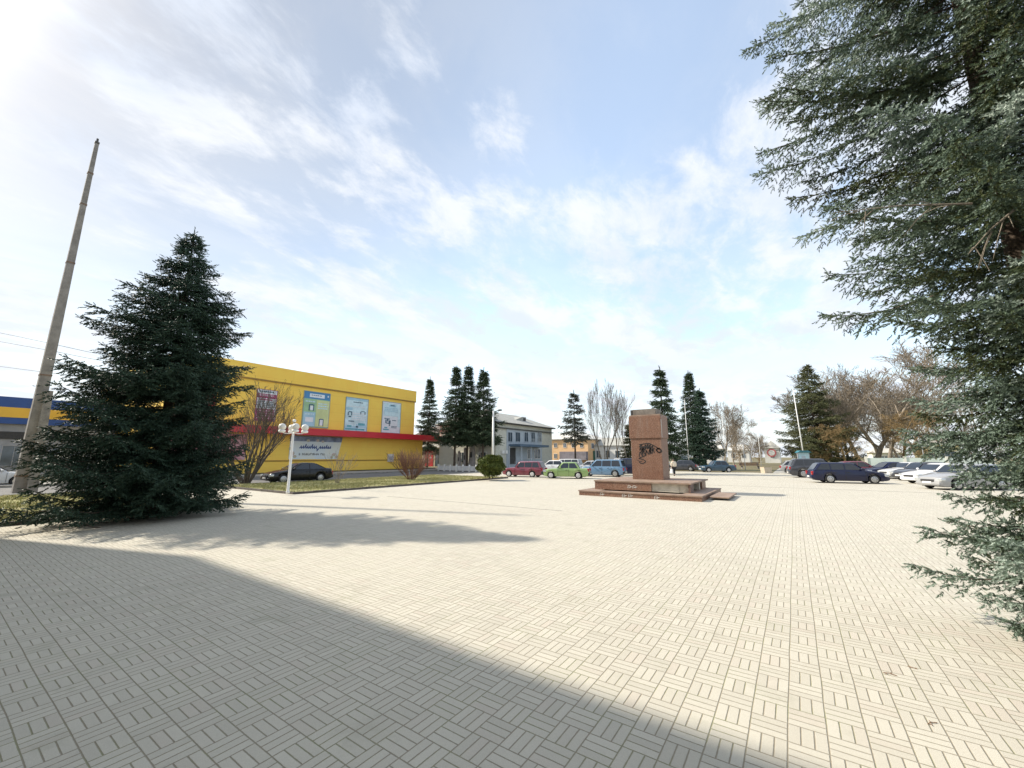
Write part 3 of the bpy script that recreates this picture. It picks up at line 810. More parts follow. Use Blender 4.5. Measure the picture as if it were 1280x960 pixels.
def run_buildings():
    X = -47.0
    st = thing('store_building', (X, 30, 0), 'big yellow clad two storey store with a red canopy band', 'building')
    st_w = MB()
    st_w.box(-74, X, 13.0, 42.4, 4.6, 11.45); st_w.box(-74, X-0.02, 13.0, 44.3, 0.0, 4.6)
    st_w.build('wall', M_STORE, st)
    MB().box(-74.1, X+0.12, 12.9, 42.52, 10.22, 11.8).build('parapet', M_STORE, st)
    MB().box(X, X+0.13, 13.0, 42.55, 10.06, 10.22).box(X-0.02, X+0.05, 13.0, 44.32, 1.40, 1.52).build('trim_strip', M_YEL2, st)
    MB().box(X, X+1.5, 13.0, 47.6, 4.36, 5.12).box(-60, X, 42.42, 47.6, 4.36, 5.12).build('canopy', M_RED, st)
    MB().box(X-0.05, X+0.18, 15.7, 16.3, 5.13, 10.0).build('pilaster', M_RED, st)
    MB().box(X, X+0.06, 13.2, 15.6, 5.6, 9.6).build('white_panel', M_WALLW, st)
    MB().box(X, X+0.10, 13.2, 19.6, 1.6, 4.2).build('shopfront', mat('pink_red_poster', (0.42,0.10,0.13), 0.6, 0.3, 1.5, col2=(0.55,0.35,0.36)), st)
    MB().tube([(X-2, 33.6, 11.7), (X-2, 33.6, 15.0)], 0.03, 5).build('antenna', M_WHITE, st)
    # meter box on the lower wall
    nb = px_box_x(484, 491, 567.5, 577, X, 0.22)
    mt = thing('notice_board', (X, (nb[2]+nb[3])/2, nb[4]), 'small white notice board low on the yellow wall near its right end', 'sign')
    MB().box(*nb).build('panel', M_WALLW, mt)
    MB().box(nb[1], nb[1]+0.02, nb[2]+0.15, nb[3]-0.15, nb[4]+0.25, nb[5]-0.3).build('emblem', M_BLUEP, mt)

    def poster(label, x0, x1, yt, yb, bg, items, frame=None):
        a = px_box_x(x0, x1, yt, yb, X+0.01, 0.06)
        y0, y1, z0, z1 = a[2], a[3], a[4], a[5]
        th = thing('poster', (X, (y0+y1)/2, z0), label, 'poster', 'posters on the yellow store')
        MB().box(X+0.005, X+0.06, y0, y1, z0, z1).build('sheet', bg, th)
        f = MB(); w = 0.06; fx = X+0.085
        f.box(X+0.004, fx, y0-w, y0, z0-w, z1+w); f.box(X+0.004, fx, y1, y1+w, z0-w, z1+w); f.box(X+0.004, fx, y0, y1, z0-w, z0); f.box(X+0.004, fx, y0, y1, z1, z1+w)
        f.build('frame', frame or mat('poster_frame', (0.20,0.30,0.36), 0.5, 0.1, 3), th)
        lay = 0.066
        for nm, m, rects in items:
            mb = MB(); lay += 0.004
            for (u0, u1, v0, v1) in rects:
                mb.box(X+0.058, X+lay, y0+(y1-y0)*u0, y0+(y1-y0)*u1, z1-(z1-z0)*v1, z1-(z1-z0)*v0)
            mb.build(nm, m, th)
        return th, y0, y1, z0, z1
    rr = random.Random(5)
    m_sky = mat('poster_sky', (0.36,0.56,0.66), 0.5, 0.1, 0.6); m_sky2 = mat('poster_pale', (0.55,0.70,0.74), 0.5, 0.15, 1.3)
    m_ink = mat('poster_ink', (0.06,0.12,0.17), 0.6, 0.3, 5); m_blue = mat('poster_blue', (0.06,0.22,0.42), 0.5, 0.1, 1)
    m_gr = mat('poster_green', (0.32,0.50,0.28), 0.5, 0.1, 1); m_yg = mat('poster_lime', (0.58,0.63,0.30), 0.5, 0.1, 1); m_wh = mat('poster_white', (0.72,0.74,0.76), 0.5, 0.06, 2)
    m_mg = mat('poster_magenta', (0.35,0.03,0.13), 0.5, 0.15, 2); m_tq = mat('poster_teal', (0.12,0.36,0.42), 0.5, 0.15, 2)
    m_pk = mat('poster_pink', (0.60,0.42,0.50), 0.5, 0.15, 2)
    def words(u0, u1, v0, v1, n, cols=1):
        out = []
        for i in range(n):
            v = v0+(v1-v0)*i/n; h = (v1-v0)/n*0.55
            for c in range(cols):
                a = u0+(u1-u0)*c/cols; e = u0+(u1-u0)*(c+1)/cols-0.03; u = a
                while u < e-0.02:
                    w = rr.uniform(0.03, 0.10); out.append((u, min(e, u+w), v, v+h)); u += w+0.018
        return out
    poster('magenta and white text poster behind the leafless young tree', 320, 344.5, 487.5, 526, m_wh,
           [('band', m_mg, [(0,1,0.13,0.27),(0,0.95,0.62,1.0),(0.1,0.8,0.30,0.34)]), ('print', m_ink, words(0.1,0.9,0.03,0.12,1)+words(0.06,0.9,0.37,0.60,4,2)),
            ('pale_print', m_pk, words(0.06,0.9,0.15,0.25,1)+words(0.06,0.95,0.66,0.97,4,2))], mat('magenta_frame', (0.30,0.10,0.16), 0.6))
    poster('blue topped poster with green and lime panels above the lamp post', 378.7, 411, 490.5, 534, m_gr,
           [('band', m_blue, [(0,1,0,0.20)]), ('panel', m_yg, [(0.49,1,0.22,0.98)]), ('tablet', m_sky, [(0.02,0.47,0.58,0.98)]),
            ('badge', m_wh, [(0.2,0.78,0.05,0.155),(0.1,0.4,0.73,0.86),(0.25,0.36,0.40,0.52),(0.66,0.78,0.78,0.94),(0.9,0.95,0.06,0.11)]),
            ('print', m_ink, [(0.2,0.24,0.36,0.54),(0.36,0.40,0.36,0.54),(0.24,0.36,0.35,0.38),(0.63,0.66,0.76,0.96),(0.78,0.81,0.76,0.96),(0.66,0.78,0.75,0.78)]+words(0.26,0.72,0.08,0.12,1)),
            ('tinted_print', m_sky2, words(0.55,0.95,0.3,0.5,3)+words(0.06,0.45,0.26,0.33,1)+words(0.06,0.44,0.62,0.70,1))])
    poster('pale blue poster of small pictures, second from the right end of the store', 431.5, 459, 498, 538.5, m_sky2,
           [('band', m_sky, [(0,1,0,0.07),(0,0.3,0.3,0.38),(0.5,0.97,0.80,0.90),(0,0.6,0.86,0.93)]), ('swash', m_tq, [(0.02,0.9,0.93,0.98),(0.6,0.9,0.76,0.83),(0.1,0.3,0.84,0.90)]),
            ('pale_print', m_wh, words(0.3,0.95,0.45,0.7,4)+words(0.1,0.9,0.25,0.29,1)),
            ('print', m_ink, words(0.32,0.8,0.11,0.16,1)+[(0.1,0.14,0.44,0.54),(0.25,0.29,0.42,0.54),(0.14,0.25,0.56,0.60),(0.14,0.25,0.42,0.45),(0.7,0.86,0.38,0.40),(0.66,0.70,0.40,0.48),(0.86,0.90,0.40,0.48),(0.15,0.4,0.70,0.73)])])
    poster('white and pale blue poster with a dark drawing, at the right end of the store', 477.5, 500, 503, 541, m_wh,
           [('band', m_sky2, [(0.05,1,0.04,0.46),(0.86,1,0.46,0.8)]), ('swash', m_sky, words(0.1,0.9,0.18,0.34,3)+[(0.35,0.72,0.08,0.15)]),
            ('print', m_ink, [(0.42,0.64,0.09,0.12),(0.12,0.22,0.53,0.56),(0.24,0.42,0.54,0.57),(0.18,0.24,0.58,0.70),(0.27,0.33,0.56,0.64),(0.36,0.46,0.60,0.72),(0.24,0.36,0.68,0.71),(0.38,0.44,0.73,0.78)]+words(0.55,0.8,0.58,0.63,1)+words(0.52,0.85,0.78,0.86,2)),
            ('swoosh', m_tq, [(0.08,0.38,0.88,0.92),(0.14,0.30,0.82,0.86)])])
    # wide banner under the canopy
    a = px_box_x(365, 427, 548, 574.8, X-0.02, 0.05)
    y0, y1, z0, z1 = a[2]-0.3, a[3], 1.62, 4.30
    bn = thing('banner', (X, (y0+y1)/2, z0), 'wide pale banner with a blue cursive word under the red canopy', 'banner')
    MB().prism([(y0, z0), (y1-0.55, z0), (y1, z1), (y0, z1)], X-0.015, X+0.03, 'x').build('sheet', mat('banner_cloth', (0.60,0.68,0.72), 0.6, 0.1, 0.5, col2=(0.70,0.71,0.62)), bn)
    MB().prism([(y0, z1-0.62), (y1-0.12, z1-0.62), (y1, z1), (y0, z1)], X-0.015, X+0.036, 'x').build('band', mat('banner_dark', (0.22,0.27,0.36), 0.6, 0.4, 1.2), bn)
    def to3(u, v, t): return (X+0.034+t, u, v)
    wd = MB(); L = y1-y0
    def stroke(mb, pts, w):
        vs, fs = ribbon(pts, w, to3, 0.012); mb.add(vs, fs)
    # cursive word: joined loops
    uu = y0+L*0.17; pts = []
    hts = [0.28,0.3,0.5,0.3,0.28,0.5,0.3,0.28,-0.3,0.3,0.28,0.3,0.45,0.28,0.3]
    step = L*0.60/len(hts); zb = z0+1.25
    for hgt in hts:
        for q in range(9):
            th = 2*PI*q/9
            pts.append((uu+step*(q/9)+0.10*step*math.sin(th)+0.25*(hgt*(1-math.cos(th))/2), zb+hgt*(1-math.cos(th))/2+0.04*math.sin(2*th)))
        uu += step
    stroke(wd, pts, 0.10)
    wd.build('lettering', mat('banner_ink_blue', (0.02,0.06,0.22), 0.5, 0.1, 2), bn)
    wd = MB(); u = y0+L*0.17
    while u < y0+L*0.68:
        w = rr.uniform(0.12, 0.26)
        for (x, y, w2, h2) in ((0,0,0.05,0.26),(w-0.05,0,0.05,0.22),(0.05,rr.choice([0,0.1,0.2]),w-0.1,0.05)):
            wd.box(X+0.03, X+0.045, u+x, u+x+w2, z0+0.46+y, z0+0.46+y+h2)
        u += w+rr.choice([0.06, 0.06, 0.06, 0.22])
    wd.build('lettering', mat('banner_ink_dark', (0.08,0.07,0.05), 0.5, 0.1, 2), bn)
    fl = MB()
    for (u, v, s) in ((0.05,0.25,0.3),(0.10,0.12,0.22),(0.02,0.45,0.24),(0.84,0.2,0.26),(0.9,0.1,0.22),(0.8,0.08,0.2),(0.32,0.8,0.22),(0.5,0.82,0.22),(0.6,0.78,0.18)):
        pts = [(y0+L*u+s*math.cos(2*PI*k/7), z0+(z1-z0)*v+s*math.sin(2*PI*k/7)*0.8) for k in range(7)]
        fl.prism(pts, X+0.028, X+0.042, 'x')
    fl.build('flower_print', mat('banner_flower', (0.55,0.38,0.35), 0.6, 0.3, 3, col2=(0.42,0.5,0.30)), bn)

    # blue and yellow striped building far left
    X2 = -62.0
    bl = thing('filling_station', (X2, 2, 0), 'low grey building with a blue and yellow striped fascia behind the spruce', 'building')
    za, zb2, zc, zd = (onX(20, y, X2)[2] for y in (496.5, 509.5, 522, 530))
    MB().box(X2-18, X2-0.3, -40, 12.5, 0, zd).build('wall', M_GREYC, bl)
    MB().box(X2-18.4, X2, -40.4, 12.9, zb2, za).box(X2-18.4, X2, -40.4, 12.9, zd, zc).build('blue_fascia', M_BLUEF, bl)
    MB().box(X2-18.42, X2+0.03, -40.42, 12.92, zc, zb2).build('yellow_fascia', M_YEL, bl)
    for k in range(6):
        y = -8+k*3.2
        window(bl, X2-0.3, X2-0.22, y, y+2.4, 1.0, 3.0, 'x', M_GREYC, 2)
    MB().box(X2-0.32, X2-0.2, -40, 12.5, 3.6, 4.3).build('sill_band', M_PLASTIC, bl)

    # grey silicate brick building
    X3 = -34.9
    zl = onX(625, 529, X3)[2]
    gb = thing('office_building', (X3, 55, 0), 'two storey pale grey brick building with blue framed windows', 'building')
    Y0, Y1 = 46.8, 63.4
    MB().box(X3-11, X3, Y0, Y1, 0, zl).build('wall', M_GREYB, gb)
    MB().box(X3-11.25, X3+0.25, Y0-0.25, Y1+0.25, zl-0.75, zl-0.6).box(X3-11.5, X3+0.5, Y0-0.5, Y1+0.5, zl, zl+0.14).build('cornice', M_DTRIM, gb)
    rf = hip_roof(X3-11, X3, Y0, Y1, zl+0.15, 2.3, 0.6, 'y', 0.55).build('roof', M_ROOF, gb)
    d = MB(); yc = onX(652, 524, X3-2.2)[1]
    d.prism([(yc-3.0, zl+0.9), (yc+0.9, zl+0.8), (yc+0.9, zl+1.75), (yc-0.2, zl+1.75)], X3-4, X3-1.9, 'x').build('dormer', M_ROOF, rf)
    MB().box(X3-1.92, X3-1.86, yc+0.05, yc+0.75, zl+0.95, zl+1.6).build('dormer_vent', M_DTRIM, rf)
    MB().box(X3, X3+0.05, onX(633, 545, X3)[1], onX(677, 545, X3)[1], 0.0, onX(655, 538, X3)[2]).build('blue_panel', M_BLUEP, gb)
    for (a, b) in ((634.5,640.3),(644,650),(655,660),(663.5,668.5),(672,676.5)):
        q = px_box_x(a, b, 540, 552.5, X3+0.05, 0.08)
        window(gb, *q, 'x', M_BLUEP, 1)
    for (a, b) in ((659,665),(667.5,675)):
        q = px_box_x(a, b, 561, 573.5, X3+0.05, 0.08)
        window(gb, *q, 'x', M_WHITE, 1)
    q = px_box_x(637, 644, 560, 580, X3+0.05, 0.09); f = MB().box(*q).build('door', M_DTRIM, gb)
    MB().box(q[1], q[1]+0.05, q[3]-0.3, q[3]-0.22, 0.9, 1.3).build('handle', M_RIM, f)
    q = px_box_x(636, 673, 556, 558.8, X3+0.05, 2.0); MB().box(*q).build('canopy', mat('blue_canopy', (0.08,0.13,0.19), 0.6), gb)
    for x in (636.5, 652, 664):
        yy = onX(x, 570, X3+1.8)[1]; MB().box(X3+1.7, X3+1.85, yy-0.07, yy+0.07, 0, q[4]).build('post', M_BLUEP, gb)
    for x in (627.5, 631.5, 626.5):
        q = px_box_x(x-1.3, x+1.3, 563 if x > 627 else 572, 567 if x > 627 else 576, X3, 0.3); MB().box(*q).build('air_conditioner', M_WHITE, gb)
    for k in range(2):
        window(gb, X3-7+k*4, X3-5.6+k*4, Y0-0.08, Y0, 4.4, 6.0, 'y', M_WHITE, 1); window(gb, X3-7+k*4, X3-5.6+k*4, Y0-0.08, Y0, 1.0, 2.6, 'y', M_WHITE, 1)
    # memorial steles under the dark spruces
    for (x, yt, w, lab) in ((573.5, 563, 4.5, 'low grey stone stele, the one nearest the red shop front'), (590, 553, 8.5, 'tallest tapering grey stone stele under the spruces'),
                            (581, 559, 4.5, 'thin grey stone stele between the low one and the tall one'), (600, 559, 5.5, 'grey stone stele standing between the tall one and the grey building')):
        D = 60; b = atD(x, 583.5, D); t = atD(x, yt, D); w_ = w/2/F*D; h = t[2]-0.0
        sx = thing('memorial_stele', (b[0], b[1], 0), lab, 'monument', 'stone steles under the spruces')
        mb = MB(); k = 0.62
        vs = [(-w_,-w_*.5,0.3),(w_,-w_*.5,0.3),(w_,w_*.5,0.3),(-w_,w_*.5,0.3),(-w_*k,-w_*.4,h-0.2),(w_*k,-w_*.4,h-0.2),(w_*k,w_*.4,h-0.2),(-w_*k,w_*.4,h-0.2),(0,-w_*.2,h),(0,w_*.2,h)]
        mb.add(vs, [(0,1,5,4),(1,2,6,5),(2,3,7,6),(3,0,4,7),(4,5,8),(5,6,9,8),(6,7,9),(7,4,8,9)])
        mb.build('shaft', mat('grey_stone', (0.40,0.36,0.33), 0.8, 0.15, 2), sx, local=True)
        MB().box(-w_*1.3, w_*1.3, -w_*.9, w_*.9, 0, 0.3).build('base', mat('grey_stone', None), sx, local=True)
        MB().box(-w_*.35, w_*.35, -w_*.56, -w_*.44, h*0.45, h*0.65).build('plaque', M_DTRIM, sx, local=True)
    # low white wall along the memorial
    wl = MB(); b0 = atD(548, 585, 57); b1 = atD(622, 588, 50)
    n = 9
    fw = thing('low_fence', (b0[0], b0[1], 0), 'low white panelled fence in front of the stone steles', 'fence')
    dv = (b1-b0); ln_ = math.hypot(dv[0], dv[1]); an = math.atan2(dv[1], dv[0]); fw.rotation_euler[2] = an
    for i in range(n):
        u = ln_*i/n
        wl.box(u+0.1, u+ln_/n-0.1, -0.04, 0.04, 0.12, 0.72)
    wl.build('panel', mat('fence_panel', (0.55,0.55,0.54), 0.7, 0.1, 2), fw, local=True)
    for i in range(n+1):
        u = ln_*i/n; MB().box(u-0.09, u+0.09, -0.09, 0.09, 0, 0.9).build('post', M_WALLW, fw, local=True)
    # small shop with red front at the end of the store
    Y4 = 60.0
    q = px_box_y(529, 568, 556, 585, Y4)
    sh = thing('corner_shop', (q[0], Y4, 0), 'small shop with a red front and white fascia past the canopy corner', 'building')
    zr = q[5]
    MB().box(q[0]-3, q[1], Y4, Y4+8, 0, zr).build('wall', M_CREAM, sh)
    MB().box(q[0]-3.1, q[1]+0.1, Y4-0.7, Y4+8.1, zr-0.55, zr+0.15).build('fascia', M_WALLW, sh)
    r = px_box_y(532, 541.5, 563, 583, Y4, 0.12); MB().box(*r).build('red_front', M_RED, sh)
    e = MB()
    for (u, v, w, h) in ((0.25,0.6,0.2,0.1),(0.5,0.72,0.22,0.09),(0.35,0.4,0.18,0.08),(0.6,0.5,0.2,0.12),(0.3,0.25,0.3,0.06)):
        e.box(r[0]+(r[1]-r[0])*u, r[0]+(r[1]-r[0])*(u+w), r[2]-0.02, r[2], r[4]+(r[5]-r[4])*v, r[4]+(r[5]-r[4])*(v+h))
    e.build('picture', M_WALLW, sh)
    r = px_box_y(544, 552, 565, 583, Y4, 0.08); window(sh, *r, 'y', M_DTRIM, 1)
    r = px_box_y(553, 565, 565, 583, Y4, 0.08); window(sh, *r, 'y', M_DTRIM, 2)
    # house with gable behind it
    Y5 = 78.0
    q = px_box_y(516, 566, 545, 585, Y5)
    hs = thing('dwelling_house', (q[0], Y5, 0), 'cream house with a dark gable roof partly behind the spruces', 'building')
    MB().box(q[0], q[1], Y5, Y5+9, 0, q[5]).build('wall', M_CREAM, hs)
    hip_roof(q[0], q[1], Y5, Y5+9, q[5], 3.0, 0.5, 'x', 0.4).build('roof', mat('brown_roof', (0.12,0.09,0.075), 0.85, 0.2, 1), hs)
    for k in range(4):
        u = q[0]+0.8+k*(q[1]-q[0]-1)/4; window(hs, u, u+1.2, Y5-0.08, Y5, 2.6, 4.2, 'y', M_WHITE, 1)

    # peach two storey building
    Y6 = 96.0
    a = onY(672, 560, Y6); b = onY(735, 560, Y6); ze = onY(735, 549.5, Y6)[2]
    ob = thing('apartment_building', (a[0], Y6, 0), 'peach coloured two storey building with a pale hipped roof', 'building')
    MB().box(a[0], b[0], Y6, Y6+17, 0, ze).build('wall', M_ORANGE, ob)
    MB().box(a[0]-0.3, b[0]+0.3, Y6-0.3, Y6+17.3, ze, ze+0.25).build('cornice', M_ROOFP, ob)
    hip_roof(a[0], b[0], Y6, Y6+17, ze+0.26, 2.6, 0.6, 'y', 0.9).build('roof', M_ROOFP, ob)
    for x in (694.5, 706, 716.5, 727):
        q = px_box_y(x-2, x+2, 554, 559.5, Y6, 0.1); window(ob, *q, 'y', M_WHITE, 1)
        if x < 705: q = px_box_y(x-2, x+2, 567, 573, Y6, 0.1); window(ob, *q, 'y', M_WHITE, 1)
    q = px_box_y(702, 735, 564.5, 575, Y6, 1.2); MB().box(*q).build('porch', mat('porch_grey', (0.22,0.2,0.22), 0.8, 0.2, 1), ob)
    for k in range(4):
        window(ob, b[0], b[0]+0.08, Y6+2+k*3.8, Y6+3.6+k*3.8, ze-2.2, ze-0.8, 'x', M_WHITE, 1)
    MB().box(b[0], b[0]+0.15, Y6+3, Y6+9, 0.5, 3.4).build('green_doors', mat('green_paint', (0.04,0.13,0.09), 0.6), ob)

    def house(x0, x1, ye, yb, Y, label, mw, mr, dep=9, roof=2.2, nwin=3, along='x'):
        a = onY(x0, ye, Y); b = onY(x1, ye, Y); z = max(2.4, (a[2]+b[2])/2)
        h = thing('dwelling_house', (a[0], Y, 0), label, 'building')
        MB().box(a[0], b[0], Y, Y+dep, 0, z).build('wall', mw, h)
        hip_roof(a[0], b[0], Y, Y+dep, z+0.01, roof, 0.4, along, 0.25).build('roof', mr, h)
        for k in range(nwin):
            u = a[0]+(b[0]-a[0])*(k+0.5)/nwin; window(h, u-0.6, u+0.6, Y-0.06, Y, z*0.35, z*0.75, 'y', M_WHITE, 1)
        return h
    house(742, 790, 557, 582, 100, 'grey single storey house behind the grey leafless trees', M_WALLW, M_ROOF, nwin=4)
    house(866, 902, 561, 580, 130, 'white house seen below the dense dark spruce', M_WALLW, M_ROOFP)
    house(909, 936, 563, 580, 165, 'small white house behind the teal sedan', M_WALLW, M_ROOFP, nwin=2)
    g = house(955, 974, 560, 578, 150, 'white gabled house front at the far end of the park path', M_WALLW, M_ROOFP, along='y', nwin=1)
    sg = onY(964.5, 566, 149.8)
    em = thing('round_sign', (sg[0], sg[1], sg[2]-1.4), 'round red and white sign on the far white gabled house', 'sign')
    MB().lathe([(0.0,-0.05),(1.25,-0.05),(1.25,0.05),(0.0,0.05)], (sg[0], sg[1], sg[2]), 20, 'y').build('ring', mat('faded_red', (0.45,0.12,0.12), 0.6), em)
    MB().lathe([(0.0,-0.07),(0.85,-0.07),(0.85,-0.051),(0.0,-0.051)], (sg[0], sg[1], sg[2]), 20, 'y').build('disc', M_WALLW, em)
    house(1158, 1200, 556, 578, 82, 'pale yellow cottage behind the parked silver cars', mat('pale_yellow_render', (0.68,0.58,0.34), 0.85), M_ROOFP, dep=8, roof=1.6)
    house(1090, 1130, 566, 578, 120, 'low white building seen through the park trees', M_WALLW, M_ROOFP, dep=8, roof=1.0, nwin=4)
    # pale park wall behind the parked cars
    a = onY(1082, 570, 76.0); b = onY(1240, 570, 76.0)
    pf = thing('park_wall', (a[0], 76, 0), 'long pale panelled wall behind the cars at the park edge', 'wall')
    n = int((b[0]-a[0])/3); st_ = (b[0]-a[0])/n
    mb = MB()
    for i in range(n): mb.box(a[0]+i*st_+0.15, a[0]+(i+1)*st_-0.15, 75.96, 76.04, 0.1, 1.75)
    mb.build('panel', mat('teal_white_panel', (0.50,0.57,0.56), 0.7, 0.12, 0.4), pf)
    for i in range(n+1): MB().box(a[0]+i*st_-0.14, a[0]+i*st_+0.14, 75.86, 76.14, 0, 1.95).build('post', M_WALLW, pf)
    # the hall behind the photographer that throws the shade over the near paving
    hl = thing('community_hall', (-4, -1.0, 0), 'tall pale hall behind the viewpoint that shades the near paving', 'building')
    MB().box(-23.1, 14, -17, -0.95, 0, 10.9).build('wall', M_CREAM, hl)
    MB().box(-23.1, 14.1, -17.1, -0.94, 10.9, 11.0).build('roof', M_ROOF, hl)
    for k in range(9):
        for z in (1.2, 5.6):
            x = -21.6+k*3.9
            window(hl, x, x+2.0, -0.95, -0.88, z, z+2.4, 'y', M_WHITE, 1)

# ------------------------------------------------------------------ monument
def run_monument():
    mo = thing('monument_pedestal', (-6.3, 22, 0), 'red granite pedestal without a statue on broken stepped slabs, with black graffiti', 'monument')
    x0, x1, y0, y1 = -9.12, -3.42, 19.3, 24.8
    m_core = mat('exposed_concrete', (0.48,0.44,0.37), 0.95, 0.2, 3, bump=0.6, bscale=18)
    m_top = mat('worn_granite_top', (0.27,0.19,0.14), 0.7, 0.2, 2.5)
    MB().box(x0+0.06, x1-0.06, y0+0.06, y1-0.06, 0, 0.19).build('lower_step_core', m_core, mo)
    s = MB(); n = 5; w = (x1-x0)/n
    for i in range(n): s.box(x0+i*w+0.004, x0+(i+1)*w-0.004, y0, y0+0.055, 0, 0.19)
    for i in range(n):
        a = y0+0.06+(y1-y0-0.06)*i/n; b = y0+0.06+(y1-y0-0.06)*(i+1)/n
        s.box(x1-0.055, x1, a+0.004, b-0.004, 0, 0.19); s.box(x0, x0+0.055, a+0.004, b-0.004, 0, 0.19)
    s.build('riser_slab', M_GRAN, mo)
    t = MB()
    for i in range(n): t.box(x0-0.03+i*(w+0.012), x0-0.03+(i+1)*(w+0.012)-0.006, y0-0.03, y0+0.5, 0.193, 0.25)
    for i in range(n):
        a = y0+0.51+(y1-y0-0.5)*i/n; b = y0+0.51+(y1-y0-0.5)*(i+1)/n
        t.box(x1-0.9, x1+0.03, a, b-0.006, 0.193, 0.25); t.box(x0-0.03, x0+0.9, a, b-0.006, 0.193, 0.25)
    t.build('tread_slab', m_top, mo)
    # second step
    u0, u1, v0, v1 = -8.75, -4.05, 20.45, 24.9
    zt = 0.70
    MB().box(u0+0.1, u1-0.55, v0+0.1, v1-0.1, 0.25, zt-0.075).box(u0+0.1, u1-0.12, v0+0.12, v0+1.2, 0.25, zt-0.076).box(u0+0.1, u1-0.12, v0+2.6, v1-0.1, 0.25, zt-0.077).build('upper_step_core', m_core, mo)
    s = MB(); cut = -5.85; n = 3; w = (cut-u0)/n
    for i in range(n): s.box(u0+i*w+0.004, u0+(i+1)*w-0.004, v0, v0+0.095, 0.253, zt-0.07)
    for i in range(4):
        a = v0+0.1+(v1-v0-0.1)*i/4; b = v0+0.1+(v1-v0-0.1)*(i+1)/4
        s.box(u0, u0+0.095, a+0.004, b-0.004, 0.253, zt-0.07)
    s.box(u1-0.11, u1-0.02, v0+2.9, v0+3.9, 0.253, zt-0.07)
    s.build('riser_slab', M_GRAN, mo)
    MB().box(u1-0.115, u1-0.03, v0+0.02, v0+0.7, 0.253, zt-0.07).build('riser_slab', mat('dark_granite', (0.16,0.10,0.08), 0.6, 0.2, 6), mo)
    t = MB(); n = 4; w = (u1-u0+0.06)/n
    for i in range(n):
        for j in range(3):
            a = v0-0.04+(v1-v0+0.08)*j/3; b = v0-0.04+(v1-v0+0.08)*(j+1)/3
            t.box(u0-0.03+i*w, u0-0.03+(i+1)*w-0.006, a, b-0.006, zt-0.065, zt)
    t.build('tread_slab', m_top, mo)
    # loose slab lying by the step
    sl = thing('loose_slab', (-2.75, 21.8, 0), 'flat red stone slab lying beside the right side of the pedestal steps', 'slab')
    MB().box(-3.3, -2.5, 20.4, 23.1, 0.10, 0.16, 0.01).build('slab', m_top, sl)
    MB().box(-3.25, -2.85, 21.2, 22.9, 0.008, 0.099).build('bedding', m_core, sl)
    # shaft
    p0, p1, q0, q1 = -7.42, -5.78, 22.55, 23.9
    zb = zt+0.003; zm = onY(812, 547.5, q0)[2]; zu = onY(812, 518, q0)[2]; zc = onY(812, 511, q0+0.15)[2]
    MB().box(p0, p1, q0, q1, zb, zm-0.01, 0.012).build('lower_block', M_GRAN, mo)
    MB().box(p0-0.05, p1+0.05, q0-0.05, q1+0.05, zm-0.008, zu-0.075, 0.015).build('upper_block', M_GRAN, mo)
    MB().box(p0-0.02, p1+0.02, q0-0.02, q1+0.02, zu-0.073, zu, 0.01).build('cap_slab', m_top, mo)
    MB().box(p0+0.12, p1-0.22, q0+0.12, q1-0.2, zu+0.002, zc, 0.02).build('statue_plinth', mat('grey_plinth', (0.19,0.165,0.14), 0.85, 0.25, 4), mo)
    MB().box(p0+0.03, p0+0.11, q0+0.1, q0+0.18, zu+0.002, zc-0.02).build('iron_stub', M_DTRIM, mo)
    # plate edge where a panel came off
    MB().box(p1+0.052, p1+0.064, q0-0.02, q0+0.03, zm+0.02, zu-0.3).build('bare_edge', M_WALLW, mo)
    # graffiti: black spray strokes in the places of the ones in the picture
    gm = mat('black_spray', (0.018,0.016,0.016), 0.7, 0.1, 5)
    g = MB(); rr = random.Random(6)
    def P2(x, y):
        q = onY(x, y, q0); return (q[0], q[2])
    def to3(u, v, t): return (u, q0-t, v)
    def strk(pp, w=0.035):
        pts = []
        for i in range(len(pp)-1):
            for k in range(6):
                f = k/6
                a = pp[max(0, i-1)]; b = pp[i]; c = pp[i+1]; d = pp[min(len(pp)-1, i+2)]
                pts.append(tuple(0.5*((2*b[j])+(-a[j]+c[j])*f+(2*a[j]-5*b[j]+4*c[j]-d[j])*f*f+(-a[j]+3*b[j]-3*c[j]+d[j])*f**3) for j in (0, 1)))
        pts.append(pp[-1])
        vs, fs = ribbon([P2(*p) for p in pts], w, to3, 0.008); g.add(vs, fs)
    base = [(799,559),(802,556),(800,562),(804,558),(803,563),(807,556),(806,562),(810,555),(809,561),(813,555.5),(812,562),(816,557),(815,563),(818,560)]
    strk(base, 0.05)
    strk([(799,556),(804,555),(811,554.2),(817,557),(822,560),(826,563),(824,566),(820,562),(825,561)], 0.05)
    strk([(799,571),(800,565),(803,570),(804,564),(807,569),(808,563),(811,568),(812,563),(815,567),(816,562),(818,566)], 0.045)
    strk([(821,560),(826,562),(827,565),(823,565),(821,562),(825,560)], 0.05)
    strk([(808,569),(803,571),(799,573),(804,574.5),(807,577),(803,579.5),(799,578)], 0.05)
    strk([(797,575),(800,577),(803,576)], 0.035)
    for k in range(7):
        x, y = rr.uniform(800, 815), rr.uniform(557, 567)
        strk([(x, y), (x+rr.uniform(-1.5, 1.5), y-2.5), (x+rr.uniform(1, 3), y-1), (x+1, y+2.5)], 0.04)
    g.build('graffiti', gm, mo)
    g = MB()
    def wst(pp, yy, w=0.022):
        vs, fs = ribbon([(p[0], p[1]) for p in pp], w, lambda u, v, t: (u, yy-t, v), 0.006); g.add(vs, fs)
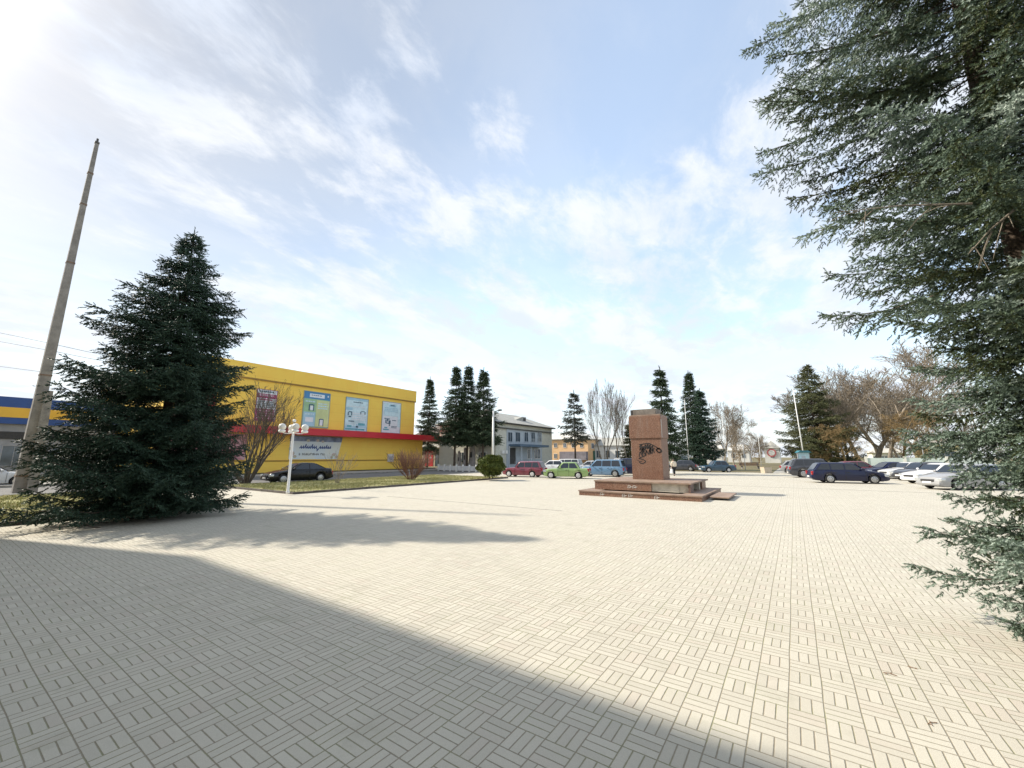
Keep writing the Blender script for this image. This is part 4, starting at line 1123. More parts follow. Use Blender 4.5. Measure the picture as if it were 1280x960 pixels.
    for (x, z, yy) in ((-7.0, 0.42, v0), (-6.75, 0.42, v0), (-8.0, 0.1, y0), (-6.9, 0.09, y0), (-6.6, 0.1, y0), (-5.4, 0.08, y0)):
        wst([(x, z-0.06), (x+0.02, z+0.07), (x+0.12, z+0.08), (x+0.14, z-0.04), (x+0.04, z-0.02), (x+0.22, z+0.02)], yy)
    g.build('chalk_mark', M_WALLW, mo)

# ------------------------------------------------------------------ cars
KINDS = {
 'sedan':  dict(L=4.45, W=1.72, H=1.43, wb=2.60, fo=0.86, R=0.31, belt=0.92, hood=0.80, nose=0.62, deck=0.98, cowl=1.00, at=0.25, ct=-0.95, rb=-1.70, sp=[-0.30], tail=0.66),
 'boxy':   dict(L=4.10, W=1.62, H=1.42, wb=2.42, fo=0.74, R=0.29, belt=0.88, hood=0.83, nose=0.66, deck=0.88, cowl=0.80, at=0.35, ct=-0.90, rb=-1.28, sp=[-0.28], tail=0.74),
 'estate': dict(L=4.12, W=1.62, H=1.46, wb=2.42, fo=0.74, R=0.29, belt=0.88, hood=0.83, nose=0.66, deck=0.88, cowl=0.80, at=0.35, ct=-1.70, rb=-2.00, sp=[-0.28,-1.05], tail=0.74),
 'wagon':  dict(L=4.55, W=1.74, H=1.47, wb=2.58, fo=0.90, R=0.315, belt=0.93, hood=0.80, nose=0.60, deck=0.95, cowl=1.05, at=0.30, ct=-1.70, rb=-2.15, sp=[-0.25,-1.10], tail=0.72),
 'mpv':    dict(L=4.45, W=1.74, H=1.62, wb=2.85, fo=0.78, R=0.31, belt=0.96, hood=0.88, nose=0.68, deck=0.96, cowl=1.15, at=0.50, ct=-1.90, rb=-2.12, sp=[-0.15,-1.05], tail=0.72),
 'hatch':  dict(L=3.95, W=1.68, H=1.46, wb=2.47, fo=0.76, R=0.30, belt=0.92, hood=0.82, nose=0.62, deck=0.94, cowl=0.95, at=0.25, ct=-1.30, rb=-1.85, sp=[-0.35], tail=0.72),
 'suv':    dict(L=4.60, W=1.85, H=1.72, wb=2.66, fo=0.90, R=0.36, belt=1.08, hood=1.00, nose=0.76, deck=1.08, cowl=1.00, at=0.35, ct=-1.80, rb=-2.15, sp=[-0.25,-1.15], tail=0.85),
 'coupe':  dict(L=4.62, W=1.80, H=1.45, wb=2.70, fo=0.92, R=0.325, belt=0.95, hood=0.80, nose=0.60, deck=1.02, cowl=1.05, at=0.15, ct=-0.85, rb=-1.95, sp=[-0.45], tail=0.70),
}
_meshc = {}
def cached(key, fn):
    """the same wheel, lamp ... mesh serves every car of a kind"""
    if key not in _meshc: _meshc[key] = fn()
    return _meshc[key]
def inst(name, me, parent, loc=(0,0,0)):
    o = bpy.data.objects.new(name, me); COL.objects.link(o); o.parent = parent; o.location = loc; return o

def car_mesh(kind):
    K = KINDS[kind]; L, W, Rr = K['L'], K['W'], K['R']
    xf, xr = L/2, -L/2; fx = xf-K['fo']; rx = fx-K['wb']
    ra = Rr*1.16
    tp = [(xr, K['tail']-0.12), (xr+0.06, K['deck']-0.06), (xr+0.25, K['deck']), (K['rb'], K['deck']), (K['rb']+0.4, K['belt']), (K['cowl']-0.25, K['belt']), (K['cowl'], K['belt']-0.01), (K['cowl']+0.3, K['hood']+(K['belt']-K['hood'])*0.65), (xf-0.35, K['hood']-0.03), (xf-0.10, K['nose']+0.08), (xf, K['nose']-0.10)]
    xs = set(np.linspace(xr, xf, 44).tolist())
    for c in (fx, rx):
        for a in np.linspace(0, PI, 13): xs.add(c+ra*math.cos(a))
        xs.add(c+ra+0.004); xs.add(c-ra-0.004)
    xs = sorted(x for x in xs if xr <= x <= xf)
    X = np.array(xs); T = np.interp(X, [p[0] for p in tp], [p[1] for p in tp])
    B = np.full(len(X), 0.20); B = np.maximum(B, np.interp(X, [xr, xr+0.35, xf-0.3, xf], [0.30, 0.20, 0.19, 0.25]))
    for c in (fx, rx):
        d = np.abs(X-c); ins = d <= ra
        B[ins] = np.maximum(B[ins], Rr+np.sqrt(np.maximum(ra**2-d[ins]**2, 0)))
    HW = W/2*np.interp(X, [xr, xr+0.12, xr+0.6, 0, xf-0.8, xf-0.25, xf-0.06, xf], [0.86, 0.93, 0.98, 1.0, 0.985, 0.92, 0.84, 0.76])
    mb = MB(); ring = []
    for x, t, b, w in zip(X, T, B, HW):
        b = min(b, t-0.06)
        zs = [(0.94, b), (0.985, b+0.22*(t-b)), (1.0, b+0.52*(t-b)), (0.985, b+0.80*(t-b)), (0.945, t-0.035), (0.88, t), (0.45, t+0.022)]
        ring.append([(x, w*k, z) for k, z in zs]+[(x, 0, t+0.03)]+[(x, -w*k, z) for k, z in reversed(zs)])
    m = len(ring[0]); vs = [p for r in ring for p in r]; fs = []
    for i in range(len(ring)-1):
        for j in range(m):
            fs.append((i*m+j, i*m+(j+1) % m, (i+1)*m+(j+1) % m, (i+1)*m+j))
    fs.append(tuple(range(m))); fs.append(tuple((len(ring)-1)*m+j for j in range(m))[::-1])
    mb.add(vs, fs)
    # cabin
    zb, zr = K['belt']-0.03, K['H']
    def fr(z): return K['cowl']+(K['at']-K['cowl'])*(z-zb)/(zr-zb)
    def rr_(z): return K['rb']+(K['ct']-K['rb'])*(z-zb)/(zr-zb)
    def hw(z): return W/2*(0.925-0.20*(z-zb)/(zr-zb))
    rings = []
    for z, sh in ((zb, 0), (zb+(zr-zb)*0.5, 0), (zr-0.07, 0), (zr-0.025, 0.05), (zr, 0.16)):
        f, r, w = fr(min(z, zr-0.05))-sh, rr_(min(z, zr-0.05))+sh, hw(z)-sh*0.8; c = 0.10
        rings.append([(r, -w+c, z), (r+c*0.6, -w, z), ((f+r)/2, -w-0.012, z), (f-c, -w, z), (f, -w+c*1.6, z), (f+0.04, 0, z), (f, w-c*1.6, z), (f-c, w, z), ((f+r)/2, w+0.012, z), (r+c*0.6, w, z), (r, w-c, z), (r-0.03, 0, z)])
    n = 12; vs = [p for q in rings for p in q]; fs = []
    for i in range(len(rings)-1):
        for j in range(n): fs.append((i*n+j, i*n+(j+1) % n, (i+1)*n+(j+1) % n, (i+1)*n+j))
    c = len(vs); vs.append(((fr(zr)+rr_(zr))/2, 0, zr+0.02)); b = (len(rings)-1)*n
    for j in range(n): fs.append((b+j, b+(j+1) % n, c))
    mb.add(vs, fs)
    return mb, fr, rr_, hw, zb, zr, fx, rx

def make_car(kind, paint, label, loc, rz, name='parked_car', bumper=None, cat='car', rims=None, group='cars parked round the square', trim=None):
    K = KINDS[kind]; L, W = K['L'], K['W']; xf, xr = L/2, -L/2
    root = thing(name, loc, label, cat, group, rz)
    def mk(tagname, builder, m, smooth=0):
        def fn():
            mb = builder(); o = mb.build(tagname, None, None)
            if smooth: shade_auto(o, smooth)
            me = o.data; bpy.data.objects.remove(o); return me
        return cached((kind, tagname, m.name if m else '', builder.__name__), fn)
    mb, fr, rr_, hw, zb, zr, fx, rx = car_mesh(kind)
    def part(nm, key, build, m, smooth=0, parent=None, pos=(0,0,0)):
        ck = (kind, key)
        if ck not in _meshc:
            b = build(); o = b.build(nm, None, None)
            if smooth: shade_auto(o, smooth)
            me = o.data; me.materials.append(None); bpy.data.objects.remove(o); _meshc[ck] = me
        o = inst(nm, _meshc[ck], parent or root, pos)
        o.material_slots[0].link = 'OBJECT'; o.material_slots[0].material = m
        return o
    part('body', 'body', lambda: mb, paint, 38)
    z0, z1 = K['belt']+0.035, zr-0.085
    def slab(q, off, th=0.012):
        """q: 4 outer corners; pane with thickness"""
        q = [np.array(p, float) for p in q]; nrm = np.cross(q[1]-q[0], q[3]-q[0]); nrm /= np.linalg.norm(nrm)
        vs = [p+nrm*off for p in q]+[p+nrm*(off-th) for p in q]
        return MB().add(vs, [(0,1,2,3),(7,6,5,4),(0,4,5,1),(1,5,6,2),(2,6,7,3),(3,7,4,0)])
    # windscreen and rear window
    w0, w1 = hw(z0)-0.13, hw(z1)-0.11
    part('windscreen', 'ws', lambda: slab([(fr(z0)+0.02, -w0, z0), (fr(z0)+0.02, w0, z0), (fr(z1)+0.02, w1, z1), (fr(z1)+0.02, -w1, z1)], 0.02), M_DGLASS)
    part('rear_window', 'rw', lambda: slab([(rr_(z0)-0.012, w0, z0), (rr_(z0)-0.012, -w0, z0), (rr_(z1)-0.012, -w1, z1), (rr_(z1)-0.012, w1, z1)], 0.022), M_DGLASS)
    cuts = sorted(K['sp'])
    xsl = [None]+cuts+[None]
    for s in (-1, 1):
        for i in range(len(xsl)-1):
            def a(z, i=i): return (rr_(z)+0.17) if i == 0 else xsl[i]+0.035
            def b(z, i=i): return (fr(z)-0.20) if i == len(xsl)-2 else xsl[i+1]-0.035
            def bd(s=s, a=a, b=b):
                q = [(a(z0), s*(hw(z0)+0.004), z0), (b(z0), s*(hw(z0)+0.004), z0), (b(z1), s*(hw(z1)+0.006), z1), (a(z1), s*(hw(z1)+0.006), z1)]
                if s > 0: q = [q[1], q[0], q[3], q[2]]
                return slab(q, 0.014)
            part('side_window', 'sw%d_%d' % (s, i), bd, M_DGLASS)
    # wheels
    Rr = K['R']
    for x in (fx, rx):
        for s in (-1, 1):
            y = s*(W/2-0.105)
            ty = part('tyre_wheel', 'tyre', lambda: MB().lathe([(Rr*0.62,-0.09),(Rr*0.93,-0.095),(Rr,-0.06),(Rr,0.06),(Rr*0.93,0.095),(Rr*0.62,0.09)], (0,0,0), 24, 'y'), M_BLACK, 30, None, (x, y, Rr))
            ty.name = 'wheel'
            def rim():
                m_ = MB().lathe([(0.02,-0.108),(Rr*0.55,-0.106),(Rr*0.66,-0.096),(Rr*0.66,0.096),(Rr*0.55,0.106),(0.02,0.108)], (0,0,0), 20, 'y')
                return m_
            rm = part('rim', 'rim', rim, rims or M_RIM, 30, ty)
            def holes():
                m_ = MB()
                for k in range(6):
                    an = 2*PI*k/6
                    for sy in (-1, 1):
                        m_.ball((Rr*0.40*math.cos(an), sy*0.100, Rr*0.40*math.sin(an)), Rr*0.11, 6, 4, (1, 0.3, 1))
                return m_
            part('rim_opening', 'hole', holes, M_PLASTIC, 0, ty)
    # lamps, bumpers, plates, mirrors, handles
    fw = W/2*0.80
    for s in (-1, 1):
        def hl(s=s):
            return MB().box(xf-0.30, xf-0.02, s*fw-0.19 if s > 0 else s*fw-0.10, s*fw+0.10 if s > 0 else s*fw+0.19, K['nose']-0.10, K['nose']+0.07, 0.03)
        part('headlight', 'hl%d' % s, hl, M_LAMPG, 40)
        tw = W/2*0.83
        def tl(s=s):
            return MB().box(xr-0.012, xr+0.16, min(s*tw-s*0.16, s*tw+s*0.055), max(s*tw-s*0.16, s*tw+s*0.055), K['tail']-0.14, K['tail']+0.13, 0.02)
        part('taillight', 'tl%d' % s, tl, M_TAIL, 40)
        def mir(s=s):
            return MB().ball((K['cowl']-0.35, s*(W/2+0.075), K['belt']+0.10), 0.1, 10, 6, (0.8, 1.1, 0.75)).box(K['cowl']-0.38, K['cowl']-0.32, min(s*(W/2-0.1), s*(W/2+0.03)), max(s*(W/2-0.1), s*(W/2+0.03)), K['belt']+0.04, K['belt']+0.09)
        part('mirror', 'mi%d' % s, mir, trim or paint, 50)
        for xh in (cuts[-1]+0.10, cuts[-1]-0.95 if len(cuts) == 1 else cuts[-1]-0.70):
            def hd(s=s, xh=xh):
                yy = s*(W/2-0.004); return MB().box(xh, xh+0.17, min(yy, yy+s*0.03), max(yy, yy+s*0.03), K['belt']-0.16, K['belt']-0.125)
            part('handle', 'ha%d_%.2f' % (s, xh), hd, M_PLASTIC)
        def seam(s=s):
            m_ = MB(); yy = s*(W/2+0.001)
            for xx in [cuts[-1], K['cowl']-0.12]+([cuts[0]] if len(cuts) > 1 else [cuts[0]-1.0]):
                m_.box(xx-0.007, xx+0.007, min(yy-s*0.02, yy+s*0.003), max(yy-s*0.02, yy+s*0.003), 0.26, K['belt']-0.07)
            return m_
        part('door_seam', 'ds%d' % s, seam, M_BLACK)
    def fb(): return MB().box(xf-0.16, xf+0.035, -W/2*0.80, W/2*0.80, 0.27, K['nose']-0.17, 0.05)
    def rbp(): return MB().box(xr-0.05, xr+0.14, -W/2*0.90, W/2*0.90, 0.30, K['tail']-0.20, 0.05)
    part('bumper', 'fb', fb, bumper or paint, 40); part('bumper', 'rbp', rbp, bumper or paint, 40)
    part('grille', 'gr', lambda: MB().box(xf-0.10, xf+0.012, -W/2*0.45, W/2*0.45, K['nose']-0.155, K['nose']-0.01, 0.015), M_PLASTIC)
    part('number_plate', 'pf', lambda: MB().box(xf+0.03, xf+0.045, -0.26, 0.26, 0.36, 0.47), M_PLATE)
    part('number_plate', 'pr', lambda: MB().box(xr-0.065, xr-0.05, -0.26, 0.26, 0.40, 0.51), M_PLATE)
    part('underbody', 'ub', lambda: MB().box(xr+0.35, xf-0.35, -W/2*0.8, W/2*0.8, 0.17, 0.30), M_BLACK)
    return root

def paint(name, c, rough=0.3): return mat(name, c, rough, 0.03, 3, coat=0.7, spec=0.5)

def run_cars():
    def C(kind, pt, label, x, y, rz, dx=0.0, **kw):
        p = G(x, y, 0.004); hd = np.array([math.cos(rz), math.sin(rz), 0])
        sd = np.array([-hd[1], hd[0], 0]); sd = sd*(1 if sd.dot(FH) > 0 else -1)
        p = p+hd*dx+sd*0.8
        return make_car(kind, pt, label, (p[0], p[1], 0.008), rz, **kw)
    PIe = PI
    img_r = math.atan2(RT[1], RT[0])      # direction that runs to the right in the picture
    P = dict(burg=paint('burgundy_paint', (0.20,0.035,0.055)), lime=paint('lime_paint', (0.26,0.38,0.13)), lblue=paint('light_blue_paint', (0.13,0.235,0.36)), navy=mat('navy_paint', (0.004,0.007,0.036), 0.3, 0.05, 3, coat=0.3, spec=0.4),
             white=paint('white_car_paint', (0.72,0.72,0.72)), silver=paint('silver_paint', (0.44,0.46,0.48), 0.35), black=mat('black_car_paint', (0.004,0.005,0.008), 0.25, 0.05, 3, coat=0.15, spec=0.35), teal=paint('teal_paint', (0.018,0.06,0.10)),
             dark=paint('charcoal_paint', (0.035,0.037,0.045)), maroon=paint('maroon_paint', (0.14,0.02,0.035)), pale=paint('pale_silver_paint', (0.52,0.52,0.51), 0.35), champ=paint('champagne_paint', (0.30,0.30,0.30), 0.35))
    # left of the pedestal, noses away to the left
    a = PI+0.16
    C('estate', P['burg'], 'burgundy estate car beside the evergreen bush', 654, 596.5, a, 0.2, bumper=M_PLASTIC, rims=M_RIMW)
    C('hatch', P['white'], 'white hatchback just behind the burgundy estate car', 688, 590.5, PI+0.25, 0, rims=M_RIMW)
    C('boxy', P['lime'], 'lime green old saloon with white hubcaps in front of the white cars', 707, 598.5, img_r+PI-0.30, 0, bumper=M_PLASTIC, rims=M_RIMW)
    C('mpv', P['pale'], 'pale van roofed car behind the lime green saloon', 704, 590.5, PI+0.15, 0)
    C('sedan', P['silver'], 'silver saloon squeezed between the lime saloon and the light blue estate', 736, 591.5, PI+0.1, 0)
    C('mpv', P['lblue'], 'light blue tall estate car left of the pedestal', 752, 596.0, PI+0.12, 0.1, bumper=M_PLASTIC)
    C('suv', P['navy'], 'dark navy off roader partly hidden by the pedestal', 783, 594.5, PI+0.3, 0.2)
    C('mpv', P['white'], 'white car whose roof shows above the dark navy off roader', 772, 587.5, PI+0.1, 0)
    # beyond the pedestal
    C('hatch', P['dark'], 'charcoal hatchback beside the walking person', 851, 589.0, img_r+PI-0.6, 0)
    C('boxy', P['teal'], 'dark teal old saloon parked alone before the clipped hedge', 900, 590.5, img_r+PI-0.05, 0, rims=M_RIMW)
    # right car park
    hg = R(13)
    C('wagon', P['navy'], 'glossy navy estate car, the one parked most to the front of the right car park', 1064, 604.5, hg, 0)
    C('suv', P['dark'], 'big charcoal off roader directly behind the navy estate car', 1026, 597.5, hg-0.05, 0.0)
    C('hatch', P['champ'], 'silver beige hatchback at the left end of the right car park', 1002, 592.0, hg-0.15, 0)
    C('hatch', P['maroon'], 'maroon hatchback of which only the bonnet shows behind the navy estate car', 1080, 596.0, hg, 0)
    b = PI
    C('sedan', P['navy'], 'navy saloon facing left in the row by the park', 1119, 598.0, b+0.45, -0.2)
    C('sedan', P['pale'], 'pale silver saloon in the row, next to the navy saloon', 1144, 599.0, b+0.55, -0.3)
    C('hatch', P['dark'], 'dark hatchback in the row between the pale silver and the white saloons', 1163, 601.5, b+0.55, -0.3, bumper=M_PLASTIC)
    C('sedan', P['white'], 'white saloon in the row, second from the blue spruce', 1186, 605.5, b+0.55, -0.3)
    C('wagon', P['champ'], 'silver estate car nearest the blue spruce', 1221, 613.0, b+0.62, -0.3)
    # on the road
    C('coupe', P['black'], 'shiny black saloon on the road before the yellow store', 378, 603.5, -PI/2-0.06, 0, name='parked_car', group='cars on the road by the store')
    C('sedan', P['pale'], 'silver saloon on the road behind the foot of the concrete pole', -22, 609.0, PI/2-0.05, 0.0, group='cars on the road by the store')


# ------------------------------------------------------------------ street furniture
def run_poles():
    # concrete power pole with a raking stub
    b = G(24, 616, 0.1); t = atD(121, 180, float(b.dot(FH)))
    ax = t-b; hgt = ax[2]
    cp = thing('power_pole', (b[0], b[1], 0.1), 'tall bare weathered concrete pole beside the large spruce', 'pole')
    o = np.array([b[0], b[1], 0.0])
    mb = MB()
    mb.tube([b-o+np.array([0,0,-0.1]), b-o+ax*0.5-np.array([0,0,0.1]), t-o-np.array([0,0,0.1])], [0.37, 0.255, 0.12], 4, True, PI/4)
    sh = mb.build('shaft', M_CONC, cp, local=True)
    bd = MB()
    for f in (0.04, 0.30, 0.62, 0.80, 0.9):
        c = b-o+ax*f-np.array([0,0,0.1]); r = 0.37-(0.25)*f+0.03
        bd.tube([c, c+ax*0.004], [r, r], 4, True, PI/4)
    bd.build('band', mat('rusty_band', (0.16,0.11,0.08), 0.8, 0.3, 6), cp, local=True)
    st = MB(); c = b-o
    q = RT*0.62
    st.tube([c+q+np.array([0,0,-0.1]), c+q*0.62+ax*0.26-np.array([0,0,0.1])], [0.26, 0.2], 4, True, PI/4)
    st.build('stub', mat('stub_concrete', (0.20,0.185,0.165), 0.9, 0.25, 3, bump=0.4), cp, local=True)
    top = MB(); c = t-o-np.array([0,0,0.1])
    top.tube([c, c+np.array([0,0,0.35])], 0.05, 6); top.box(c[0]-0.1, c[0]+0.1, c[1]-0.1, c[1]+0.1, c[2]+0.02, c[2]+0.12)
    top.build('pin', M_DTRIM, cp, local=True)
    # wires: from the left edge to the pole and on to the store
    wm = mat('wire', (0.05,0.05,0.055), 0.7)
    hold = b+ax*((b+ax)[2] and 0.40)
    for (yl, yp, lab) in ((416, 429, 'upper thin power line running past the concrete pole'), (427, 438, 'middle thin power line running past the concrete pole'), (458, 466, 'lowest faint power line running past the concrete pole')):
        p0 = atD(-260, yl-40, 24.5); p1 = atD(0, yl, 24.2); p2 = atD(62, yp, 24.0); p3 = onX(292, 462+(yp-429)*0.4, -46.6)
        pts = [p0, p1, p2]
        for k in range(1, 9):
            f = k/8; q = p2+(p3-p2)*f; q = q-UZ*0.5*math.sin(PI*f); pts.append(q)
        w = thing('power_line', p2, lab, 'cable', 'power lines'); o2 = p2
        MB().tube([q-o2 for q in pts], 0.012, 4).build('wire', wm, w, local=True)
    # ornamental lamp with four white bowls
    p = G(359.5, 617, 0.1); D = float(p.dot(FH))
    top = atD(363.5, 529, D)[2]-0.1
    lm = thing('street_lamp', (p[0], p[1], 0.1), 'white ornamental lamp post with four white globes at the lawn corner', 'street lamp')
    MB().lathe([(0.09,0),(0.09,0.1),(0.065,0.14),(0.06,1.9),(0.052,top-0.35),(0.03,top-0.32),(0.03,top)], (0,0,0), 14).build('post', M_WHITE, lm, True, True)
    MB().lathe([(0.05,top-0.02),(0.075,top),(0.05,top+0.03)], (0,0,0), 12).build('collar', M_DTRIM, lm, local=True)
    MB().ball((0,0,top+0.12), 0.085, 12, 8).build('finial', M_WHITE, lm, True, True)
    za = top-0.48
    for k in range(4):
        an = math.atan2(RT[1], RT[0])+PI*k/2+0.64
        d = np.array([math.cos(an), math.sin(an), 0]); e = d*0.52+UZ*(za+0.02)
        ar = MB().tube([UZ*za, d*0.2+UZ*(za-0.05), d*0.40+UZ*(za-0.04), e], 0.022, 6).build('arm', M_WHITE, lm, True, True)
        MB().lathe([(0.07,0),(0.155,0.02),(0.165,0.12),(0.10,0.14)], (e[0], e[1], e[2]-0.03), 16).build('cup', M_WHITE, lm, True, True)
        MB().ball((e[0], e[1], e[2]+0.25), 0.175, 18, 12).build('globe', M_GLOBE, lm, True, True)
    # white concrete street light behind the bush
    p = G(616, 597, 0); D = float(p.dot(FH)); top = atD(617, 514, D)[2]
    sl = thing('street_light', (p[0], p[1], 0), 'white concrete street light behind the evergreen bush', 'street light')
    MB().tube([(0,0,0),(0,0,top)], [0.13,0.085], 10).build('post', M_WHITE, sl, True, True)
    d = RT
    MB().tube([(0,0,top-0.05), tuple(-d*0.5+UZ*(top+0.08))], 0.03, 6).tube([(0,0,top-0.05), tuple(d*0.55+UZ*(top+0.10))], 0.03, 6).build('arm', M_DTRIM, sl, local=True)
    for s in (-1, 1):
        c = d*s*0.62+UZ*(top+0.10)
        MB().ball(tuple(c), 0.3, 12, 6, (0.9, 0.6, 0.3)).build('lamp_head', M_DTRIM, sl, True, True)
    # thin white poles
    for (x, y, yt, r, lab, hd) in ((862, 588, 500, 0.06, 'thin white flagpole before the dense dark spruce', 0), (908.5, 585.5, 520, 0.055, 'thin white pole behind the teal sedan', 0),
                                   (932, 588, 556, 0.05, 'short white lamp pole at the park edge right of the teal sedan', 1), (869, 586, 552, 0.04, 'short slim lamp with a drooping head by the hedge', 1),
                                   (1007, 583, 487, 0.075, 'tall pale leaning pole at the park entrance', 0), (952, 586, 540, 0.05, 'thin pale pole beside the park path', 0), (1158, 590, 548, 0.06, 'grey pole with a box near the blue spruce', 2)):
        D = min(float(G(x, y).dot(FH)), 52.0 if yt == 487 else 72.0)
        p = atD(x, y, D); p[2] = 0
        xt = x-(x-640)/3000*(y-yt)-(4 if yt == 487 else 0)
        t = atD(xt, yt, D)
        nm = 'street_light' if hd == 1 else 'flagpole'
        po = thing(nm, (p[0], p[1], 0), lab, 'street light' if hd == 1 else 'pole')
        e = t-p; 
        MB().tube([(0,0,0), tuple(e)], [r, r*0.6], 8).build('post', M_WHITE if hd != 2 else M_GREYC, po, True, True)
        if hd == 1:
            MB().tube([tuple(e), tuple(e+UZ*0.15+RT*0.3), tuple(e+UZ*0.05+RT*0.6)], 0.025, 6).build('arm', M_WHITE, po, True, True)
            MB().ball(tuple(e+RT*0.62-UZ*0.02), 0.2, 10, 6, (1, 1, 0.6)).build('lamp_head', M_GLOBE, po, True, True)
        elif hd == 2:
            c = e*0.85; MB().box(c[0]-0.25, c[0]+0.25, c[1]-0.2, c[1]+0.2, c[2]-0.5, c[2]+0.5, 0.02).build('box', M_GREYC, po, local=True)
        else:
            MB().ball(tuple(e), r*1.1, 8, 6).build('cap', M_WHITE, po, True, True)
    # blue white information kiosk at the park entrance
    D = 50.0; b = atD(1007, 592, D); t = atD(1007, 564, D)
    w = 14/2/F*D
    an = math.atan2(RT[1], RT[0])
    kk = thing('information_board', (b[0], b[1], 0), 'pale blue information board behind the charcoal off roader', 'sign', rz=an)
    h = t[2]
    MB().box(-w, w, -0.05, 0.05, h-1.15, h-0.18).build('panel', mat('kiosk_pale', (0.45,0.62,0.68), 0.5), kk, local=True)
    MB().prism([(-w-0.15, h-0.17), (w+0.15, h-0.17), (w*0.7, h+0.08), (-w*0.7, h+0.08)], -0.3, 0.3, 'y').build('roof', mat('kiosk_roof', (0.03,0.16,0.2), 0.5), kk, local=True)
    for s in (-1, 1): MB().box(s*w-0.05, s*w+0.05, -0.052, 0.052, 0, h-0.171).build('post', M_GREYC, kk, local=True)
    MB().box(-w*0.4, w*0.3, -0.06, -0.051, h-0.9, h-0.55).build('picture', M_BLUEP, kk, local=True)
    # white board between person and flagpole
    D = 60.0; b = atD(856, 588, D); t = atD(856, 567.5, D); w = 12/2/F*D; h = t[2]
    kk = thing('notice_board', (b[0], b[1], 0), 'white board on two posts above the charcoal hatchback', 'sign', rz=an)
    MB().box(-w, w, -0.05, 0.05, h-1.0, h).build('panel', M_WALLW, kk, local=True)
    for s in (-1, 1): MB().box(s*w*0.8-0.05, s*w*0.8+0.05, 0.051, 0.15, 0, h-0.1).build('post', M_GREYC, kk, local=True)
    MB().box(-w*0.7, w*0.5, -0.06, -0.051, h-0.75, h-0.3).build('picture', M_BLUEP, kk, local=True)
    # concrete flower box at the mouth of the path
    p = G(958, 591.5); 
    pl = thing('planter', (p[0], p[1], 0), 'beige concrete flower box at the mouth of the park path', 'planter', rz=an)
    MB().prism([(-0.38,0),(0.38,0),(0.46,0.7),(-0.46,0.7)], -0.4, 0.4, 'y').build('box', mat('beige_concrete', (0.50,0.42,0.32), 0.9, 0.1, 3), pl, local=True)
    MB().box(-0.38, 0.38, -0.34, 0.34, 0.69, 0.74).build('soil', M_EARTH, pl, local=True)
    # low hedge bank in the park
    p = atD(938, 586, 66)
    bank = thing('park_bench', (p[0], p[1], 0), 'brown slatted park bench on the grass before the white houses', 'bench', rz=an)
    m_ = mat('bench_wood', (0.22,0.11,0.06), 0.7, 0.2, 5)
    s1 = MB(); s2 = MB()
    for i in range(4): s1.box(-1.6, 1.6, -0.2+i*0.11, -0.11+i*0.11, 0.44, 0.48)
    for i in range(4): s2.box(-1.6, 1.6, 0.25, 0.29, 0.55+i*0.12, 0.64+i*0.12)
    s1.build('seat', m_, bank, local=True); s2.build('backrest', m_, bank, local=True)
    for s in (-1.3, 1.3): MB().box(s-0.05, s+0.05, -0.2, 0.245, 0, 0.438).box(s-0.05, s+0.05, 0.2, 0.248, 0.439, 1.0).build('leg', M_CONC, bank, local=True)
    # fallen spruce twigs on the paving
    rr = random.Random(9)
    tw = None
    for (x, y) in ((1112, 843), (1141, 835), (1165, 905)):
        p = G(x, y, 0.008)
        if tw is None:
            tw = thing('fallen_twig', (p[0], p[1], 0.008), 'small fallen reddish spruce twig on the sunlit paving', 'twig', 'fallen spruce twigs'); tw.scale = (0.6, 0.6, 0.6)
            MB().tube([(-0.07,0,0.008),(0,0.012,0.014),(0.08,-0.006,0.008)], 0.005, 5).tube([(0,0.012,0.012),(0.035,0.05,0.01)], 0.004, 5).tube([(-0.02,0.008,0.012),(-0.05,-0.035,0.01)], 0.004, 5).build('stem', mat('fallen_twig_red', (0.24,0.13,0.07), 0.8), tw, local=True)
        else:
            o = copy_tree(tw); o.location = (p[0], p[1], 0.008); o.rotation_euler[2] = rr.uniform(0, 6); o.scale = (rr.uniform(0.35, 0.6),)*3

# ------------------------------------------------------------------ person
def skin(name, verts, edges, rad, m, parent, sub=2, root=0):
    me = bpy.data.meshes.new(name); me.from_pydata([tuple(v) for v in verts], edges, [])
    ob = link_mesh(name, me, m, parent)
    md = ob.modifiers.new('skin', 'SKIN'); md.use_smooth_shade = True
    lay = me.skin_vertices[0].data
    for i, r in enumerate(rad): lay[i].radius = (r, r) if not isinstance(r, tuple) else r
    lay[root].use_root = True
    s = ob.modifiers.new('sub', 'SUBSURF'); s.levels = sub; s.render_levels = sub
    return ob

